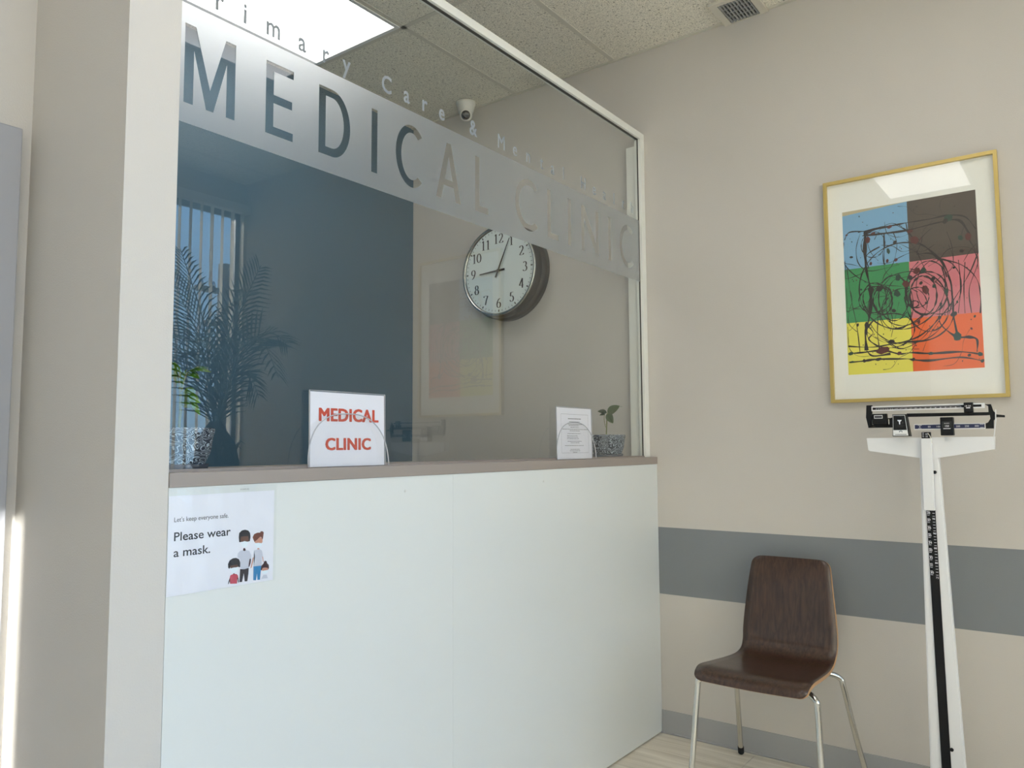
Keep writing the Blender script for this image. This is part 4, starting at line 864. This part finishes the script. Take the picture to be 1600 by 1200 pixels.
for k3 in range(5):
    z = 0.842+k3*0.050; me = text_mesh(str(75+5*k3), 0.0095, align='CENTER'); add_flat(bm, me, lambda u, v_, d_, z=z: SF(yl(z, 1)+0.006-u, z-.008+v_, d_), 0.0046)
sheet('ruler_marks', bm, 'paper', sc)
# sliding head-piece rod
bm = bmesh.new(); box(bm, XF-0.022, XF-0.0045, -1.1865, -1.1530, 1.066, 1.314, bev=0.002); part('height_rod', bm, 'scale_white', sc)
bm = bmesh.new(); box(bm, XF-0.016, XF+0.0, -1.184, -1.155, 1.300, 1.336, bev=0.002); part('rod_slide', bm, 'black', sc)
bm = bmesh.new()
for zz in (1.332, 1.326, 1.320): ribbon(bm, [(-1.158, zz), (-1.164, zz)], 0.0016, SF, 0.0165)
for i3, tx in enumerate(('60', '55')):
    me = text_mesh(tx, 0.008, align='LEFT'); add_flat(bm, me, lambda u, v_, d_, i3=i3: SF(-1.168-u, 1.3265-i3*0.0085+v_, d_), 0.0165)
sheet('slide_marks', bm, 'paper', sc)
bm = bmesh.new(); tube(bm, [(XF-0.017, -1.177, 1.332), (XF-0.020, -1.184, 1.318), (XF-0.018, -1.187, 1.298)], 0.0015, 6); part('clip', bm, 'chrome', sc)
bm = bmesh.new(); lathe(bm, [(0.006, 0), (0.006, -0.006), (0.003, -0.008)], (XF, -1.1895, 1.197), 'X', 12); part('knob', bm, 'black', sc)
bm = bmesh.new(); lathe(bm, [(0.006, 0), (0.006, -0.004), (0.003, -0.006)], (XF, -1.2, 0.27), 'X', 12); part('knob', bm, 'black', sc)
# white crosspiece
bm = bmesh.new(); prism(bm, [(-0.974, 1.317), (-0.978, 1.274), (-0.984, 1.270), (-1.145, 1.246), (-1.2, 1.246), (-1.369, 1.276), (-1.371, 1.318)], SF, 0.002, -0.036)
part('crosspiece', bm, 'scale_white', sc)
# beam frame (black casting): left end, right end, middle bar
bm = bmesh.new()
prism(bm, [(-0.978, 1.436), (-0.997, 1.436), (-0.994, 1.400), (-0.998, 1.388), (-1.055, 1.388), (-1.075, 1.392), (-1.075, 1.354), (-0.982, 1.354), (-0.975, 1.392)], SF, 0.004, -0.010)
prism(bm, [(-1.110, 1.4025), (-1.3585, 1.4000), (-1.3585, 1.420), (-1.348, 1.4265), (-1.366, 1.4265), (-1.372, 1.404), (-1.380, 1.394), (-1.380, 1.380), (-1.372, 1.372), (-1.371, 1.345), (-1.348, 1.345), (-1.348, 1.362), (-1.356, 1.366), (-1.363, 1.378), (-1.362, 1.390), (-1.350, 1.3895), (-1.110, 1.3905)], SF, 0.004, -0.010)
prism(bm, [(-1.376, 1.3925), (-1.404, 1.3885), (-1.404, 1.3815), (-1.376, 1.3825)], SF, 0.002, -0.006)
part('beam_frame', bm, 'black', sc)
sbox('upper_beam', -0.996, -1.349, 1.414, 1.431, XF-0.010, XF-0.004, 'scale_white', 0.0006)
bm = bmesh.new(); prism(bm, [(-1.000, 1.4265), (-1.340, 1.4265), (-1.340, 1.4185), (-1.000, 1.4185)], SF, 0.0101, 0.0104); part('scale_strip', bm, 'black', sc)
bm = bmesh.new()
for q in range(68):
    y = -1.012-q*0.00395; ribbon(bm, [(y, 1.4245), (y, 1.4215 if q % 4 else 1.4185)], 0.0009, SF, 0.0106)
for q in range(18): me = text_mesh(str(q+2), 0.0055, align='CENTER'); add_flat(bm, me, lambda u, v_, d_, y=-1.020-q*0.0152: SF(y-u, 1.4187+v_*.9, d_), 0.0107)
sheet('beam_marks', bm, 'paper', sc)
sbox('small_weight', -1.289, -1.316, 1.400, 1.434, XF-0.022, XF-0.002, 'black', 0.0015)
bm = bmesh.new(); me = text_mesh('18 20', 0.008, align='CENTER', width=0.017); add_flat(bm, me, lambda u, v_, d_: SF(-1.3015-u, 1.419+v_, d_), 0.0223)
ribbon(bm, [(-1.296, 1.4155), (-1.308, 1.4155)], 0.003, SF, 0.0223); sheet('weight_marks', bm, 'paper', sc)
M['navy'] = mat('navy_scale_strip', srgb(34, 40, 78), rough=0.4)
sbox('lower_beam', -1.133, -1.348, 1.3445, 1.3635, XF-0.010, XF-0.004, 'scale_white', 0.0006)
bm = bmesh.new(); prism(bm, [(-1.135, 1.3615), (-1.346, 1.3615), (-1.346, 1.3475), (-1.135, 1.3475)], SF, 0.0101, 0.0104); part('scale_strip', bm, 'navy', sc)
bm = bmesh.new()
for tx, y in (('0', -1.151), ('50', -1.180), ('100', -1.208), ('200', -1.268), ('250', -1.294), ('300', -1.323)):
    me = text_mesh(tx, 0.0085, align='CENTER'); add_flat(bm, me, lambda u, v_, d_, y=y: SF(y-u, 1.3515+v_, d_), 0.0106)
for y in (-1.151, -1.338): ribbon(bm, [(y+.006, 1.3595), (y-.006, 1.3595)], 0.0012, SF, 0.0106); ribbon(bm, [(y+.005, 1.3492), (y-.005, 1.3492)], 0.001, SF, 0.0106)
sheet('beam_marks', bm, 'paper', sc)
sbox('large_weight', -1.217, -1.256, 1.323, 1.3855, XF-0.030, XF-0.001, 'black', 0.002)
M['soft_black'] = mat('glossy_black', srgb(12, 12, 13), rough=0.15)
bm = bmesh.new(); prism(bm, [(-1.222, 1.371), (-1.252, 1.371), (-1.252, 1.349), (-1.222, 1.349)], SF, 0.030, 0.0304); part('weight_window', bm, 'soft_black', sc)
bm = bmesh.new(); ribbon(bm, [(-1.226, 1.3465), (-1.248, 1.3465)], 0.0022, SF, 0.0308)
me = text_mesh('150', 0.009, align='CENTER'); add_flat(bm, me, lambda u, v_, d_: SF(-1.237-u, 1.352+v_, d_), 0.0308)
me = text_mesh('POUNDS', 0.004, align='CENTER'); add_flat(bm, me, lambda u, v_, d_: SF(-1.237-u, 1.363+v_, d_), 0.0308)
sheet('weight_marks', bm, 'paper', sc)
# left counterweight with small plate
sbox('counterweight', -0.999, -1.048, 1.366, 1.4035, XF-0.020, XF-0.002, 'black', 0.002)
bm = bmesh.new(); prism(bm, [(-1.006, 1.3985), (-1.034, 1.3985), (-1.034, 1.3865), (-1.006, 1.3865)], SF, 0.0201, 0.0204); part('name_plate', bm, 'scale_white', sc)
bm = bmesh.new(); prism(bm, [(-1.0078, 1.3965), (-1.0322, 1.3965), (-1.0322, 1.3885), (-1.0078, 1.3885)], SF, 0.0205, 0.0207); part('plate_inset', bm, 'black', sc)
bm = bmesh.new(); ribbon(bm, [(-1.0095, 1.3925), (-1.0305, 1.3925)], 0.0022, SF, 0.0209); sheet('plate_marks', bm, 'greyink', sc)
for y in (-0.999, -1.052):
    bm = bmesh.new(); box(bm, XF-0.012, XF-0.004, y-0.0022, y+0.0022, 1.365, 1.3835, bev=0.001); part('pivot_pin', bm, 'chrome', sc)
# trapezoid label plate
bm = bmesh.new(); prism(bm, [(-1.069, 1.3995), (-1.112, 1.3995), (-1.122, 1.322), (-1.067, 1.322)], SF, 0.034, -0.004); part('pivot_housing', bm, 'black', sc)
bm = bmesh.new(); prism(bm, [(-1.0705, 1.3965), (-1.1095, 1.3965), (-1.1175, 1.3245), (-1.0690, 1.3245)], SF, 0.0341, 0.0346); part('label_plate', bm, 'scale_white', sc)
bm = bmesh.new(); prism(bm, [(-1.0718, 1.3950), (-1.1083, 1.3950), (-1.1140, 1.3440), (-1.0706, 1.3440)], SF, 0.0347, 0.0350); part('label_panel', bm, 'soft_black', sc)
bm = bmesh.new()
def flat(bm, pts, d_): bm.faces.new([bm.verts.new(SF(a, b, d_)) for a, b in pts])
flat(bm, [(-1.0845, 1.3795), (-1.0985, 1.3795), (-1.0975, 1.3765), (-1.0935, 1.3735), (-1.0930, 1.3640), (-1.0900, 1.3640), (-1.0895, 1.3735), (-1.0855, 1.3765)], 0.0352)
sheet('emblem', bm, 'paper', sc)
bm = bmesh.new(); P = [(-1.0895-0.0045+0.0045*cos(t_), 1.3365+0.0045*sin(t_)) for t_ in [pi*q/10-0.3*0 for q in range(11)]]
ribbon(bm, P, 0.0022, SF, 0.0350); sheet('emblem', bm, 'navy', sc)
bm = bmesh.new(); u = -1.0765
while u > -1.1090: ribbon(bm, [(u, 1.3285), (u-0.0028, 1.3285)], 0.0022, SF, 0.0350); u -= 0.0036
sheet('label_lettering', bm, 'ink', sc)
bm = bmesh.new(); tube(bm, [(XF-0.006, -1.3795, 1.408), (XF-0.006, -1.378, 1.37), (XF-0.004, -1.3705, 1.317)], 0.0016, 8); part('pointer_guide', bm, 'scale_white', sc)

# ------------------------------------------------------------------ palm by the front window (seen reflected in the glass)
pa = thing('potted_palm', 'tall feathery palm before the front window, seen reflected in the glass', 'plant', (-0.55, -2.62, 0))
bm = bmesh.new(); lathe(bm, [(0.15, 0), (0.165, 0.02), (0.21, 0.42), (0.215, 0.44), (0.195, 0.44), (0.19, 0.36)], (-0.55, -2.62, 0), 'Z', 32); part('planter', bm, 'pot_dark', pa, True)
bm = bmesh.new(); lathe(bm, [(0.189, 0.36), (0.189, 0.40), (0.08, 0.415)], (-0.55, -2.62, 0), 'Z', 24); part('soil', bm, 'soil', pa)
bm = bmesh.new(); rt_ = random.Random(5); rg = []
for z_, r_ in ((0.38, .10), (0.7, .105), (1.0, .115), (1.2, .13), (1.32, .115), (1.40, .07), (1.46, .03)): rg.append((r_, z_))
lathe(bm, rg, (-0.55, -2.62, 0), 'Z', 20)
for v_ in bm.verts: v_.co.x += rt_.uniform(-.012, .012); v_.co.y += rt_.uniform(-.012, .012)
for q in range(26):
    a = rt_.uniform(0, 6.28); z_ = rt_.uniform(0.8, 1.36); b_ = Vector((-0.55+.1*cos(a), -2.62+.1*sin(a), z_)); tube(bm, [b_, b_+Vector((.05*cos(a), .05*sin(a), .07)), b_+Vector((.075*cos(a), .075*sin(a), .05))], [.012, .008, .002], 5)
part('trunk', bm, 'trunk', pa)
def frond(tipx, tipy, top, sag, n_=26, ll=0.34):
    base = Vector((-0.55, -2.62, 1.38)); tip = Vector((-0.55+tipx, -2.62+tipy, top)); mid = base.lerp(tip, 0.5)+Vector((-tipx*0.12, -tipy*0.12, 0.10+sag))
    P = catmull([base, base.lerp(mid, .5)+Vector((0, 0, .03)), mid, mid.lerp(tip, .55)+Vector((0, 0, sag*.6)), tip], 8)
    bm = bmesh.new(); tube(bm, P, [0.007*(1-.75*q/len(P)) for q in range(len(P))], 6)
    for q in range(n_):
        f = 0.10+0.88*q/(n_-1); i0 = int(f*(len(P)-2)); p0 = P[i0].lerp(P[i0+1], f*(len(P)-2)-i0); t_ = (P[i0+1]-P[i0]).normalized()
        s_ = t_.cross(Vector((0.35, 0.9, 0.1))).normalized()
        if abs(t_.z) < 0.5: s_ = t_.cross(Z_).normalized()
        L = ll*(0.45+0.75*sin(pi*min(1, f*0.85+.12)))*(1-.35*f)
        for sg in (1, -1):
            dr_ = (s_*sg*0.80+t_*0.62+Vector((0, 0, .05))).normalized(); e1 = p0+dr_*L*.5; e2 = p0+dr_*L+Vector((0, 0, -L*0.16)); wv = t_.cross(dr_).cross(dr_).normalized()*0.0065
            a = [bm.verts.new(p0+wv*.4), bm.verts.new(p0-wv*.4), bm.verts.new(e1-wv), bm.verts.new(e1+wv), bm.verts.new(e2)]
            bm.faces.new(a[:4]); bm.faces.new((a[3], a[2], a[4]))
    for v_ in bm.verts: v_.co.x = min(v_.co.x, -0.015); v_.co.y = max(v_.co.y, YW+0.12)
    off = pa.matrix_world.translation; bmesh.ops.translate(bm, verts=bm.verts[:], vec=-off)
    me = bpy.data.meshes.new('frond'); bm.to_mesh(me); bm.free(); link('frond', me, 'palm', pa)
for a in ((0.26, 0.06, 2.48, .02), (-0.34, 0.05, 2.30, .0), (-0.62, -0.02, 1.95, .10), (0.30, 0.30, 1.95, .14), (-0.10, 0.45, 2.20, .10), (-0.50, 0.35, 1.75, .2), (0.34, -0.05, 1.62, .18), (-0.15, -0.2, 2.55, .02), (0.05, 0.55, 1.7, .25)): frond(*a)
